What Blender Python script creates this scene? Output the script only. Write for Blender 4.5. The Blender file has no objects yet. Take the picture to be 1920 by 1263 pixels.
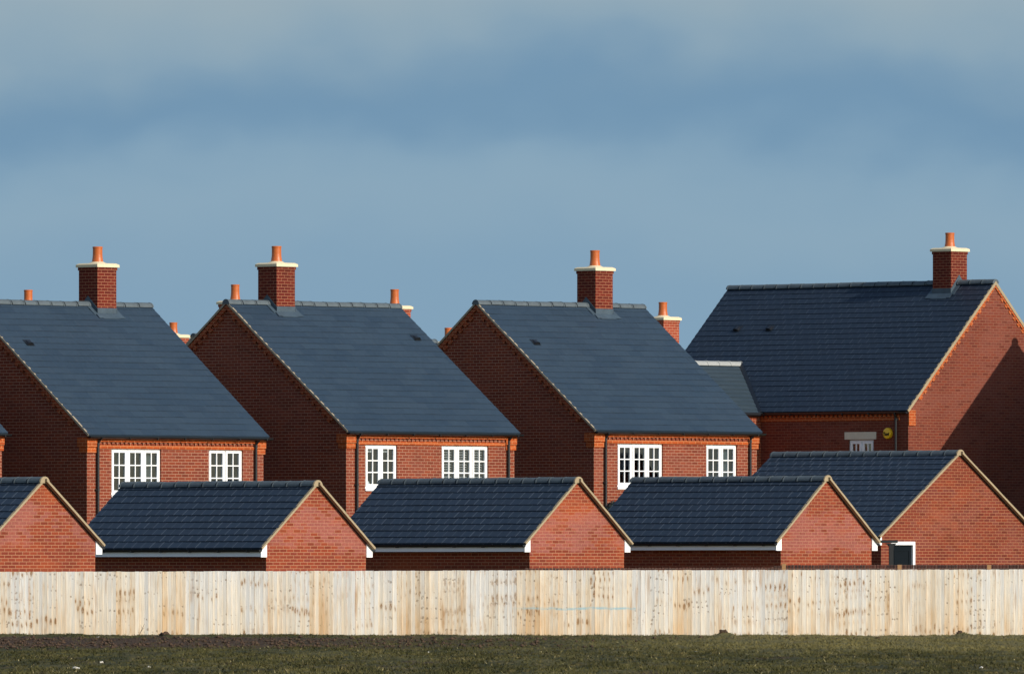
import bpy, bmesh, math, random
import numpy as np
from mathutils import Vector

random.seed(7)
rng = np.random.default_rng(11)
R = math.radians
scene = bpy.context.scene
COL = scene.collection

# ------------------------------------------------------------------ frame of the place
F = 22000.0                 # focal length in photo pixels (1920 wide): a very long lens
HY = 1075.0                 # horizon row
CZ = 1.38                   # eye height
A = R(46.5)                 # all plots are turned by this angle
ca, sa = math.cos(A), math.sin(A)
FENCE_Y = 255.0

SUN_AZ = R(49.0)            # to the right of the line camera-back
SUN_EL = R(24.0)
SUN = Vector((math.sin(SUN_AZ) * math.cos(SUN_EL), -math.cos(SUN_AZ) * math.cos(SUN_EL), math.sin(SUN_EL)))


def wx(px, Y): return (px - 960.0) / F * Y
def wz(py, Y): return CZ + (HY - py) / F * Y


def tu(px, X0, Y0):
    k = (px - 960.0) / F
    return (k * Y0 - X0) / (ca - k * sa)


def tv(px, X0, Y0):
    k = (px - 960.0) / F
    return (X0 - k * Y0) / (sa + k * ca)


# ------------------------------------------------------------------ materials
def new_mat(name):
    m = bpy.data.materials.new(name)
    m.use_nodes = True
    nt = m.node_tree
    b = nt.nodes['Principled BSDF']
    return m, nt, b


def N(nt, t, **kw):
    n = nt.nodes.new(t)
    for k, v in kw.items():
        if k in n.inputs:
            n.inputs[k].default_value = v
        else:
            setattr(n, k, v)
    return n


def math_node(nt, op, a, b=None, c=None):
    n = nt.nodes.new('ShaderNodeMath')
    n.operation = op
    for i, v in enumerate((a, b, c)):
        if v is None:
            continue
        if isinstance(v, (int, float)):
            n.inputs[i].default_value = v
        else:
            nt.links.new(v, n.inputs[i])
    return n.outputs[0]


def mix_col(nt, fac, a, b, blend='MIX'):
    n = nt.nodes.new('ShaderNodeMix')
    n.data_type = 'RGBA'
    n.blend_type = blend
    for s, v in ((n.inputs[0], fac), (n.inputs[6], a), (n.inputs[7], b)):
        if isinstance(v, (int, float)):
            s.default_value = v
        elif isinstance(v, tuple):
            s.default_value = (*v, 1) if len(v) == 3 else v
        else:
            nt.links.new(v, s)
    return n.outputs[2]


def maprange(nt, v, a, b, c=0.0, d=1.0, smooth=True):
    n = nt.nodes.new('ShaderNodeMapRange')
    n.interpolation_type = 'SMOOTHSTEP' if smooth else 'LINEAR'
    nt.links.new(v, n.inputs[0])
    n.inputs[1].default_value = a
    n.inputs[2].default_value = b
    n.inputs[3].default_value = c
    n.inputs[4].default_value = d
    return n.outputs[0]


def noise(nt, vec, scale, detail=3.0, rough=0.55):
    n = N(nt, 'ShaderNodeTexNoise', Scale=scale, Detail=detail, Roughness=rough)
    nt.links.new(vec, n.inputs['Vector'])
    return n.outputs[0]


def mapping(nt, vec, scale=(1, 1, 1), loc=(0, 0, 0)):
    n = nt.nodes.new('ShaderNodeMapping')
    nt.links.new(vec, n.inputs[0])
    n.inputs[1].default_value = loc
    n.inputs[3].default_value = scale
    return n.outputs[0]


def uvnode(nt):
    return N(nt, 'ShaderNodeUVMap', uv_map='UVMap').outputs[0]


def brick_mat(name, c1, c2, mortar, salt=0.0, zband=None, saltcol=(0.33, 0.15, 0.12), warm=0.0, rough=0.9, variation=0.35,
              mortar_size=0.0065):
    m, nt, b = new_mat(name)
    uv = uvnode(nt)
    oi = N(nt, 'ShaderNodeObjectInfo')
    # every building gets its own bricks: shift the pattern by the object's random number
    add = nt.nodes.new('ShaderNodeVectorMath'); add.operation = 'ADD'
    comb = nt.nodes.new('ShaderNodeCombineXYZ')
    sh = math_node(nt, 'FLOOR', math_node(nt, 'MULTIPLY', oi.outputs['Random'], 60.0))
    nt.links.new(math_node(nt, 'MULTIPLY', sh, 2.25), comb.inputs[0])
    nt.links.new(math_node(nt, 'MULTIPLY', sh, 1.5), comb.inputs[1])
    nt.links.new(uv, add.inputs[0]); nt.links.new(comb.outputs[0], add.inputs[1])
    v = add.outputs[0]
    br = N(nt, 'ShaderNodeTexBrick', offset=0.5, squash=1.0)
    br.inputs['Scale'].default_value = 1.0
    br.inputs['Mortar Size'].default_value = mortar_size
    br.inputs['Mortar Smooth'].default_value = 0.15
    br.inputs['Bias'].default_value = -0.1
    br.inputs['Brick Width'].default_value = 0.225
    br.inputs['Row Height'].default_value = 0.075
    br.inputs['Color1'].default_value = (*c1, 1)
    br.inputs['Color2'].default_value = (*c2, 1)
    br.inputs['Mortar'].default_value = (*mortar, 1)
    nt.links.new(v, br.inputs['Vector'])
    # second, white-and-black brick lattice for a per-brick random value
    br2 = N(nt, 'ShaderNodeTexBrick', offset=0.5, squash=1.0)
    for k, val in (('Scale', 1.0), ('Mortar Size', 0.0), ('Bias', 0.0), ('Brick Width', 0.225), ('Row Height', 0.075)):
        br2.inputs[k].default_value = val
    br2.inputs['Color1'].default_value = (0, 0, 0, 1)
    br2.inputs['Color2'].default_value = (1, 1, 1, 1)
    nt.links.new(v, br2.inputs['Vector'])
    perbrick = br2.outputs['Color']
    big = noise(nt, v, 0.55, 4, 0.6)
    fine = noise(nt, v, 14.0, 3, 0.6)
    col = br.outputs['Color']
    pg = nt.nodes.new('ShaderNodeSeparateColor'); nt.links.new(perbrick, pg.inputs[0])
    burnt = math_node(nt, 'MULTIPLY', maprange(nt, pg.outputs[0], 0.22, 0.10), math_node(nt, 'SUBTRACT', 1.0, br.outputs['Fac']))
    col = mix_col(nt, math_node(nt, 'MULTIPLY', burnt, 0.45), col, (c2[0] * 0.45, c2[1] * 0.5, c2[2] * 0.7))
    if salt > 0:
        gate = nt.nodes.new('ShaderNodeSeparateColor'); nt.links.new(perbrick, gate.inputs[0])
        pat = noise(nt, mapping(nt, v, (0.55, 0.8, 1)), 1.0, 5, 0.6)
        s1 = math_node(nt, 'ADD', pat, math_node(nt, 'MULTIPLY', math_node(nt, 'SUBTRACT', gate.outputs[0], 0.5), 0.16))
        if zband:
            sv_ = nt.nodes.new('ShaderNodeSeparateXYZ'); nt.links.new(uv, sv_.inputs[0])
            up = maprange(nt, sv_.outputs[1], zband[0] - 0.25, zband[0] + 0.15)
            dn = maprange(nt, sv_.outputs[1], zband[1] - 0.5, zband[1] + 0.3, 1.0, 0.0)
            s1 = math_node(nt, 'ADD', s1, math_node(nt, 'MULTIPLY', math_node(nt, 'SUBTRACT', math_node(nt, 'MULTIPLY', up, dn), 0.6), 0.22))
        s2 = maprange(nt, s1, 0.47, 0.60)
        s3 = math_node(nt, 'MULTIPLY', s2, math_node(nt, 'ADD', math_node(nt, 'MULTIPLY', fine, 0.9), 0.25))
        s3 = math_node(nt, 'MULTIPLY', s3, salt)
        s3 = math_node(nt, 'MINIMUM', s3, 0.92)
        col = mix_col(nt, s3, col, saltcol)
    if warm > 0:
        w = maprange(nt, noise(nt, mapping(nt, v, (0.5, 1.3, 1), (9, 3, 0)), 0.8, 3), 0.5, 0.68)
        col = mix_col(nt, math_node(nt, 'MULTIPLY', w, warm), col, (0.36, 0.085, 0.025))
    f = math_node(nt, 'ADD', math_node(nt, 'MULTIPLY', math_node(nt, 'SUBTRACT', big, 0.5), variation * 1.3),
                  math_node(nt, 'ADD', 1.0, math_node(nt, 'MULTIPLY', math_node(nt, 'SUBTRACT', fine, 0.5), variation)))
    col = mix_col(nt, 1.0, col, f, 'MULTIPLY')
    nt.links.new(col, b.inputs['Base Color'])
    b.inputs['Roughness'].default_value = rough
    b.inputs['Specular IOR Level'].default_value = 0.2
    bump = N(nt, 'ShaderNodeBump', Strength=0.5, Distance=0.006)
    h = math_node(nt, 'ADD', math_node(nt, 'SUBTRACT', 1.0, br.outputs['Fac']), math_node(nt, 'MULTIPLY', fine, 0.4))
    nt.links.new(h, bump.inputs['Height'])
    nt.links.new(bump.outputs[0], b.inputs['Normal'])
    return m


def slate_mat(name, c1, c2, gauge, tilew, joint_col, joint_vis, dark_line, rough, spec, weather=0.3):
    m, nt, b = new_mat(name)
    uv = uvnode(nt)
    sep = nt.nodes.new('ShaderNodeSeparateXYZ'); nt.links.new(uv, sep.inputs[0])
    U, V = sep.outputs[0], sep.outputs[1]
    row = math_node(nt, 'FLOOR', math_node(nt, 'DIVIDE', V, gauge))
    vf = math_node(nt, 'FRACT', math_node(nt, 'DIVIDE', V, gauge))
    odd = math_node(nt, 'FRACT', math_node(nt, 'MULTIPLY', row, 0.5))
    uu = math_node(nt, 'ADD', math_node(nt, 'DIVIDE', U, tilew), odd)
    ut = math_node(nt, 'FLOOR', uu)
    uf = math_node(nt, 'FRACT', uu)
    comb = nt.nodes.new('ShaderNodeCombineXYZ')
    nt.links.new(ut, comb.inputs[0]); nt.links.new(row, comb.inputs[1])
    oi = N(nt, 'ShaderNodeObjectInfo')
    nt.links.new(math_node(nt, 'MULTIPLY', oi.outputs['Random'], 99.0), comb.inputs[2])
    wn = N(nt, 'ShaderNodeTexWhiteNoise', noise_dimensions='3D')
    nt.links.new(comb.outputs[0], wn.inputs['Vector'])
    sc = nt.nodes.new('ShaderNodeSeparateColor'); nt.links.new(wn.outputs['Color'], sc.inputs[0])
    big = noise(nt, uv, 0.5, 4, 0.6)
    fine = noise(nt, mapping(nt, uv, (6, 2, 1)), 3.0, 4, 0.65)
    blend = math_node(nt, 'ADD', math_node(nt, 'MULTIPLY', sc.outputs[0], 0.45), math_node(nt, 'MULTIPLY', big, 0.6))
    col = mix_col(nt, blend, c1, c2)
    f = math_node(nt, 'ADD', 1.0, math_node(nt, 'MULTIPLY', math_node(nt, 'SUBTRACT', fine, 0.5), weather))
    col = mix_col(nt, 1.0, col, f, 'MULTIPLY')
    # side joint between tiles: its sun-catching edge painted pale, not equally strong on every tile
    jm = math_node(nt, 'LESS_THAN', uf, 0.020 / tilew)
    jm = math_node(nt, 'MULTIPLY', jm, maprange(nt, sc.outputs[1], 0.0, 1.0, 0.35, 1.0))
    jm = math_node(nt, 'MULTIPLY', jm, joint_vis)
    col = mix_col(nt, jm, col, joint_col)
    # shadow gap painted dark along the lower edge of some tiles
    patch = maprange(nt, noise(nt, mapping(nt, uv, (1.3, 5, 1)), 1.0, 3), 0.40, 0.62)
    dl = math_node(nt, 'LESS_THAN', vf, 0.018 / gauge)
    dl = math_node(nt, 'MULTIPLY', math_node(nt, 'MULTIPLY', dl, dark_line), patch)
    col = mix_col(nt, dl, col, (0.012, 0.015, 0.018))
    nt.links.new(col, b.inputs['Base Color'])
    rr = math_node(nt, 'ADD', rough, math_node(nt, 'MULTIPLY', math_node(nt, 'SUBTRACT', sc.outputs[2], 0.5), 0.12))
    nt.links.new(rr, b.inputs['Roughness'])
    b.inputs['Specular IOR Level'].default_value = spec
    bump = N(nt, 'ShaderNodeBump', Strength=0.25, Distance=0.01)
    h = math_node(nt, 'ADD', math_node(nt, 'MULTIPLY', fine, 0.5), math_node(nt, 'MULTIPLY', math_node(nt, 'MULTIPLY', uf, sc.outputs[1]), 0.5))
    nt.links.new(h, bump.inputs['Height'])
    nt.links.new(bump.outputs[0], b.inputs['Normal'])
    return m


def plain_mat(name, col, rough=0.6, spec=0.4, var=0.15, nscale=6.0, bump=0.0, metallic=0.0):
    m, nt, b = new_mat(name)
    tc = N(nt, 'ShaderNodeTexCoord')
    nz = noise(nt, tc.outputs['Object'], nscale, 4, 0.6)
    f = math_node(nt, 'ADD', 1.0 - var / 2, math_node(nt, 'MULTIPLY', nz, var))
    c = mix_col(nt, 1.0, col, f, 'MULTIPLY')
    nt.links.new(c, b.inputs['Base Color'])
    b.inputs['Roughness'].default_value = rough
    b.inputs['Specular IOR Level'].default_value = spec
    b.inputs['Metallic'].default_value = metallic
    if bump:
        bp = N(nt, 'ShaderNodeBump', Strength=bump, Distance=0.01)
        nt.links.new(nz, bp.inputs['Height']); nt.links.new(bp.outputs[0], b.inputs['Normal'])
    return m


MORT = (0.36, 0.20, 0.13)
M = {}
M['house_brick'] = brick_mat('house_brick', (0.215, 0.045, 0.019), (0.135, 0.027, 0.015), MORT, salt=0.25, saltcol=(0.25, 0.085, 0.058))
M['garage_brick'] = brick_mat('garage_brick', (0.235, 0.045, 0.018), (0.150, 0.027, 0.016), (0.36, 0.18, 0.10), salt=0.7, zband=(1.95, 3.1),
                              saltcol=(0.30, 0.115, 0.095), warm=0.3)
M['garage_plain_brick'] = brick_mat('garage_plain_brick', (0.170, 0.031, 0.015), (0.115, 0.022, 0.013), (0.31, 0.14, 0.07), salt=0.15, warm=0.25)
M['end_house_brick'] = brick_mat('end_house_brick', (0.168, 0.037, 0.019), (0.120, 0.026, 0.016), (0.23, 0.10, 0.06), salt=0.4,
                                 saltcol=(0.21, 0.076, 0.054))
M['stack_brick'] = brick_mat('stack_brick', (0.135, 0.017, 0.008), (0.085, 0.012, 0.008), (0.30, 0.13, 0.07), variation=0.5)
M['far_stack_brick'] = brick_mat('far_stack_brick', (0.30, 0.055, 0.022), (0.24, 0.045, 0.025), (0.42, 0.22, 0.14))
M['orange_brick'] = brick_mat('orange_brick', (0.38, 0.074, 0.014), (0.30, 0.054, 0.013), (0.50, 0.21, 0.09), variation=0.3)
M['coping_brick'] = brick_mat('coping_brick', (0.045, 0.028, 0.024), (0.09, 0.032, 0.024), (0.13, 0.08, 0.06), variation=0.5)
M['house_slate'] = slate_mat('house_slate', (0.018, 0.034, 0.056), (0.029, 0.049, 0.073), 0.245, 0.60, (0.06, 0.07, 0.08), 0.25, 0.6, 0.6, 0.25, 0.7)
M['dark_tile'] = slate_mat('dark_tile', (0.017, 0.028, 0.045), (0.023, 0.035, 0.053), 0.24, 0.30, (0.20, 0.23, 0.26), 0.62, 0.9, 0.5, 0.3)
M['end_tile'] = slate_mat('end_tile', (0.014, 0.024, 0.040), (0.019, 0.029, 0.046), 0.205, 0.30, (0.12, 0.15, 0.18), 0.45, 0.6, 0.5, 0.3)
M['link_slate'] = slate_mat('link_slate', (0.026, 0.042, 0.056), (0.034, 0.052, 0.066), 0.20, 0.60, (0.05, 0.07, 0.09), 0.3, 0.75, 0.55, 0.35)
M['ridge_tile'] = plain_mat('ridge_tile', (0.080, 0.100, 0.112), 0.7, 0.3, 0.7, 5.0, 0.2)
M['joint_mortar'] = plain_mat('joint_mortar', (0.012, 0.013, 0.015), 0.9, 0.1)
M['gable_brick'] = brick_mat('gable_brick', (0.27, 0.055, 0.018), (0.19, 0.038, 0.016), (0.40, 0.18, 0.09), variation=0.4)
M['pale_ridge_tile'] = plain_mat('pale_ridge_tile', (0.30, 0.31, 0.30), 0.7, 0.3, 0.3, 5.0, 0.2)
M['verge'] = plain_mat('verge', (0.31, 0.245, 0.155), 0.85, 0.2, 0.45, 9.0, 0.3)
M['verge_dark'] = plain_mat('verge_dark', (0.30, 0.25, 0.18), 0.85, 0.2, 0.5, 9.0, 0.3)
M['lead'] = plain_mat('lead', (0.048, 0.072, 0.094), 0.5, 0.35, 0.9, 4.0, 0.2)
M['cap_stone'] = plain_mat('cap_stone', (0.66, 0.56, 0.37), 0.8, 0.2, 0.25, 4.0, 0.1)
M['pot_clay'] = plain_mat('pot_clay', (0.42, 0.100, 0.020), 0.38, 0.4, 0.25, 5.0)
M['black_plastic'] = plain_mat('black_plastic', (0.010, 0.011, 0.013), 0.35, 0.5, 0.2)
M['white_paint'] = plain_mat('white_paint', (0.82, 0.82, 0.81), 0.45, 0.4, 0.06)
M['fascia_paint'] = plain_mat('fascia_paint', (0.87, 0.88, 0.89), 0.5, 0.4, 0.10)
M['stone_lintel'] = plain_mat('stone_lintel', (0.62, 0.55, 0.42), 0.85, 0.2, 0.35, 5.0, 0.2)
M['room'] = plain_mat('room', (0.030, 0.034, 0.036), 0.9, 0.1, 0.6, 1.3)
M['blind_slat'] = plain_mat('blind_slat', (0.55, 0.55, 0.54), 0.6, 0.3, 0.1)
M['door_paint'] = plain_mat('door_paint', (0.006, 0.009, 0.012), 0.6, 0.05, 0.3)
M['alarm_yellow'] = plain_mat('alarm_yellow', (0.85, 0.50, 0.012), 0.35, 0.5, 0.1)
M['alarm_ink'] = plain_mat('alarm_ink', (0.02, 0.015, 0.01), 0.6, 0.2, 0.0)
M['soil'] = plain_mat('soil', (0.065, 0.042, 0.028), 0.95, 0.1, 0.9, 7.0, 0.8)
M['pebble'] = plain_mat('pebble', (0.55, 0.52, 0.46), 0.8, 0.2, 0.4, 20.0, 0.3)
M['bark'] = plain_mat('bark', (0.10, 0.065, 0.04), 0.9, 0.1, 0.5, 20.0, 0.4)
M['bush_leaf'] = plain_mat('bush_leaf', (0.020, 0.035, 0.034), 0.7, 0.3, 0.8, 6.0)
M['ornament'] = plain_mat('ornament', (0.80, 0.78, 0.76), 0.5, 0.4, 0.05)


def glass_mat(name='window_glass', refl=2.2):
    m, nt, b = new_mat(name)
    out = nt.nodes['Material Output']
    nt.nodes.remove(b)
    tr = N(nt, 'ShaderNodeBsdfTransparent'); tr.inputs[0].default_value = (0.72, 0.78, 0.80, 1)
    gl = N(nt, 'ShaderNodeBsdfGlossy'); gl.inputs['Roughness'].default_value = 0.04
    gl.inputs[0].default_value = (0.85, 0.95, 1.0, 1)
    tc = N(nt, 'ShaderNodeTexCoord')
    bp = N(nt, 'ShaderNodeBump', Strength=0.06, Distance=0.05)
    nt.links.new(noise(nt, tc.outputs['Object'], 2.2, 1), bp.inputs['Height'])
    nt.links.new(bp.outputs[0], gl.inputs['Normal'])
    mx = N(nt, 'ShaderNodeMixShader')
    ge = N(nt, 'ShaderNodeNewGeometry')
    dt = nt.nodes.new('ShaderNodeVectorMath'); dt.operation = 'DOT_PRODUCT'
    nt.links.new(ge.outputs['Normal'], dt.inputs[0]); nt.links.new(ge.outputs['Incoming'], dt.inputs[1])
    om = math_node(nt, 'SUBTRACT', 1.0, math_node(nt, 'ABSOLUTE', dt.outputs['Value']))
    fr = math_node(nt, 'ADD', 0.05, math_node(nt, 'MULTIPLY', math_node(nt, 'POWER', om, 5.0), 0.95))
    nt.links.new(math_node(nt, 'MINIMUM', math_node(nt, 'MULTIPLY', fr, refl), 1.0), mx.inputs[0])
    nt.links.new(tr.outputs[0], mx.inputs[1]); nt.links.new(gl.outputs[0], mx.inputs[2])
    nt.links.new(mx.outputs[0], out.inputs[0])
    return m


M['glass'] = glass_mat()


def fence_mat():
    m, nt, b = new_mat('fence_wood')
    tc = N(nt, 'ShaderNodeTexCoord')
    sep = nt.nodes.new('ShaderNodeSeparateXYZ'); nt.links.new(tc.outputs['Object'], sep.inputs[0])
    X, Z = sep.outputs[0], sep.outputs[2]
    bw = 0.1
    t = math_node(nt, 'DIVIDE', X, bw)
    bid = math_node(nt, 'FLOOR', t)
    bf = math_node(nt, 'FRACT', t)

    def wn1(v, k):
        n = N(nt, 'ShaderNodeTexWhiteNoise', noise_dimensions='1D')
        nt.links.new(math_node(nt, 'ADD', math_node(nt, 'MULTIPLY', v, 1.37), k), n.inputs['W'])
        s = nt.nodes.new('ShaderNodeSeparateColor'); nt.links.new(n.outputs['Color'], s.inputs[0])
        return s.outputs
    rb = wn1(bid, 3.7)
    # boards come out of the same log in runs of five or six
    gid = math_node(nt, 'FLOOR', math_node(nt, 'ADD', math_node(nt, 'DIVIDE', bid, 5.0),
                                           math_node(nt, 'MULTIPLY', noise(nt, mapping(nt, tc.outputs['Object'], (0.31, 0, 0)), 1.0, 0), 2.0)))
    # keep the run id constant across one board
    rg = wn1(gid, 41.3)
    grain = noise(nt, mapping(nt, tc.outputs['Object'], (60, 60, 2.2)), 1.0, 4, 0.6)
    mott = noise(nt, mapping(nt, tc.outputs['Object'], (5, 5, 1.6)), 1.0, 4, 0.6)
    tone = math_node(nt, 'ADD', math_node(nt, 'MULTIPLY', rg[0], 0.62), math_node(nt, 'MULTIPLY', rb[0], 0.38))
    tone = math_node(nt, 'ADD', tone, math_node(nt, 'MULTIPLY', math_node(nt, 'SUBTRACT', mott, 0.5), 0.7))
    # wood is silvered near the top and stays yellow near the ground
    tone = math_node(nt, 'ADD', tone, math_node(nt, 'MULTIPLY', math_node(nt, 'SUBTRACT', 0.75, Z), 0.28))
    ramp = nt.nodes.new('ShaderNodeValToRGB')
    nt.links.new(tone, ramp.inputs[0])
    cr = ramp.color_ramp
    cr.elements[0].position = 0.12; cr.elements[0].color = (0.70, 0.68, 0.64, 1)
    cr.elements[1].position = 1.05 if False else 1.0; cr.elements[1].color = (0.66, 0.47, 0.28, 1)
    e = cr.elements.new(0.45); e.color = (0.74, 0.67, 0.56, 1)
    e = cr.elements.new(0.72); e.color = (0.71, 0.59, 0.44, 1)
    col = ramp.outputs[0]
    g = math_node(nt, 'ADD', 0.66, math_node(nt, 'MULTIPLY', grain, 0.68))
    col = mix_col(nt, 1.0, col, g, 'MULTIPLY')
    br = math_node(nt, 'ADD', 0.86, math_node(nt, 'MULTIPLY', rb[1], 0.22))
    col = mix_col(nt, 1.0, col, br, 'MULTIPLY')
    # knots: the same height across a run of boards, drifting a little from board to board
    def knots(freq, thr, soft, kk, sx):
        cb = nt.nodes.new('ShaderNodeCombineXYZ')
        nt.links.new(math_node(nt, 'MULTIPLY', math_node(nt, 'SUBTRACT', bf, 0.5), sx), cb.inputs[0])
        zz = math_node(nt, 'ADD', math_node(nt, 'MULTIPLY', Z, freq), math_node(nt, 'MULTIPLY', rb[2], 0.34))
        zz = math_node(nt, 'ADD', zz, math_node(nt, 'MULTIPLY', math_node(nt, 'MULTIPLY', math_node(nt, 'SUBTRACT', rb[1], 0.35), bf), 0.6))
        zz = math_node(nt, 'ADD', zz, math_node(nt, 'MULTIPLY', math_node(nt, 'SUBTRACT', mott, 0.5), 0.5))
        nt.links.new(zz, cb.inputs[1])
        nt.links.new(math_node(nt, 'ADD', math_node(nt, 'MULTIPLY', rg[1], 57.0), kk), cb.inputs[2])
        vo = N(nt, 'ShaderNodeTexVoronoi', feature='F1', voronoi_dimensions='3D')
        vo.inputs['Scale'].default_value = 1.0
        vo.inputs['Randomness'].default_value = 1.0
        nt.links.new(cb.outputs[0], vo.inputs['Vector'])
        dd_ = math_node(nt, 'ADD', vo.outputs['Distance'], math_node(nt, 'MULTIPLY', math_node(nt, 'SUBTRACT', rb[1], 0.5), 0.16))
        return maprange(nt, dd_, thr, thr - soft)
    k0 = knots(4.0, 0.52, 0.40, 0.0, 1.0)       # tan halo round a knot
    k1 = knots(4.0, 0.30, 0.16, 0.0, 1.0)       # the knot itself
    k2 = knots(9.0, 0.26, 0.13, 13.0, 0.9)      # small flecks
    gate = math_node(nt, 'MULTIPLY', maprange(nt, rg[2], 0.15, 0.5), maprange(nt, rb[0], 0.08, 0.3, 0.15, 1.0))
    fray = maprange(nt, noise(nt, mapping(nt, tc.outputs['Object'], (70, 70, 24)), 1.0, 4, 0.75), 0.34, 0.56)
    col = mix_col(nt, math_node(nt, 'MULTIPLY', math_node(nt, 'MULTIPLY', k0, gate), math_node(nt, "MULTIPLY", fray, 0.6)), col, (0.48, 0.29, 0.12))
    kn = math_node(nt, 'MULTIPLY', math_node(nt, 'MULTIPLY', k1, gate), math_node(nt, 'ADD', 0.25, math_node(nt, 'MULTIPLY', fray, 0.75)))
    col = mix_col(nt, math_node(nt, 'MULTIPLY', kn, 0.9), col, (0.25, 0.125, 0.045))
    k2 = math_node(nt, 'MULTIPLY', k2, math_node(nt, 'MULTIPLY', fray, maprange(nt, rb[2], 0.25, 0.6)))
    col = mix_col(nt, math_node(nt, 'MULTIPLY', k2, 0.75), col, (0.22, 0.145, 0.085))
    lap = math_node(nt, 'MULTIPLY', math_node(nt, 'LESS_THAN', bf, 0.10), maprange(nt, rb[1], 0.3, 0.8, 0.1, 0.5))
    col = mix_col(nt, lap, col, (0.34, 0.25, 0.15))
    # damp brown runs on some boards
    run = maprange(nt, noise(nt, mapping(nt, tc.outputs['Object'], (9, 9, 0.9), (3, 0, 7)), 1.0, 3), 0.56, 0.74)
    col = mix_col(nt, math_node(nt, 'MULTIPLY', run, 0.55), col, (0.42, 0.24, 0.10))
    # a streak of pale blue marker paint
    zline = math_node(nt, 'ADD', Z, math_node(nt, 'MULTIPLY', noise(nt, mapping(nt, tc.outputs['Object'], (1.3, 0, 0)), 1.0, 2), 0.10))
    zc = wz(1140, FENCE_Y) + 0.05
    d = math_node(nt, 'ABSOLUTE', math_node(nt, 'SUBTRACT', zline, zc))
    pm = maprange(nt, d, 0.040, 0.006)
    pm = math_node(nt, 'MULTIPLY', pm, maprange(nt, X, wx(945, FENCE_Y), wx(1030, FENCE_Y)))
    pm = math_node(nt, 'MULTIPLY', pm, math_node(nt, 'LESS_THAN', X, wx(1192, FENCE_Y)))
    pm = math_node(nt, 'MULTIPLY', pm, maprange(nt, noise(nt, mapping(nt, tc.outputs['Object'], (6, 6, 20), (2, 2, 2)), 1.0, 2), 0.25, 0.6))
    col = mix_col(nt, math_node(nt, 'MULTIPLY', pm, 0.75), col, (0.30, 0.52, 0.60))
    nt.links.new(col, b.inputs['Base Color'])
    b.inputs['Roughness'].default_value = 0.85
    b.inputs['Specular IOR Level'].default_value = 0.2
    bp = N(nt, 'ShaderNodeBump', Strength=0.5, Distance=0.006)
    hh = math_node(nt, 'SUBTRACT', grain, math_node(nt, 'MULTIPLY', k2, 1.2))
    nt.links.new(hh, bp.inputs['Height'])
    nt.links.new(bp.outputs[0], b.inputs['Normal'])
    return m


M['fence_wood'] = fence_mat()
M['post_wood'] = plain_mat('post_wood', (0.30, 0.17, 0.08), 0.9, 0.2, 0.5, 12.0, 0.3)


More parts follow.
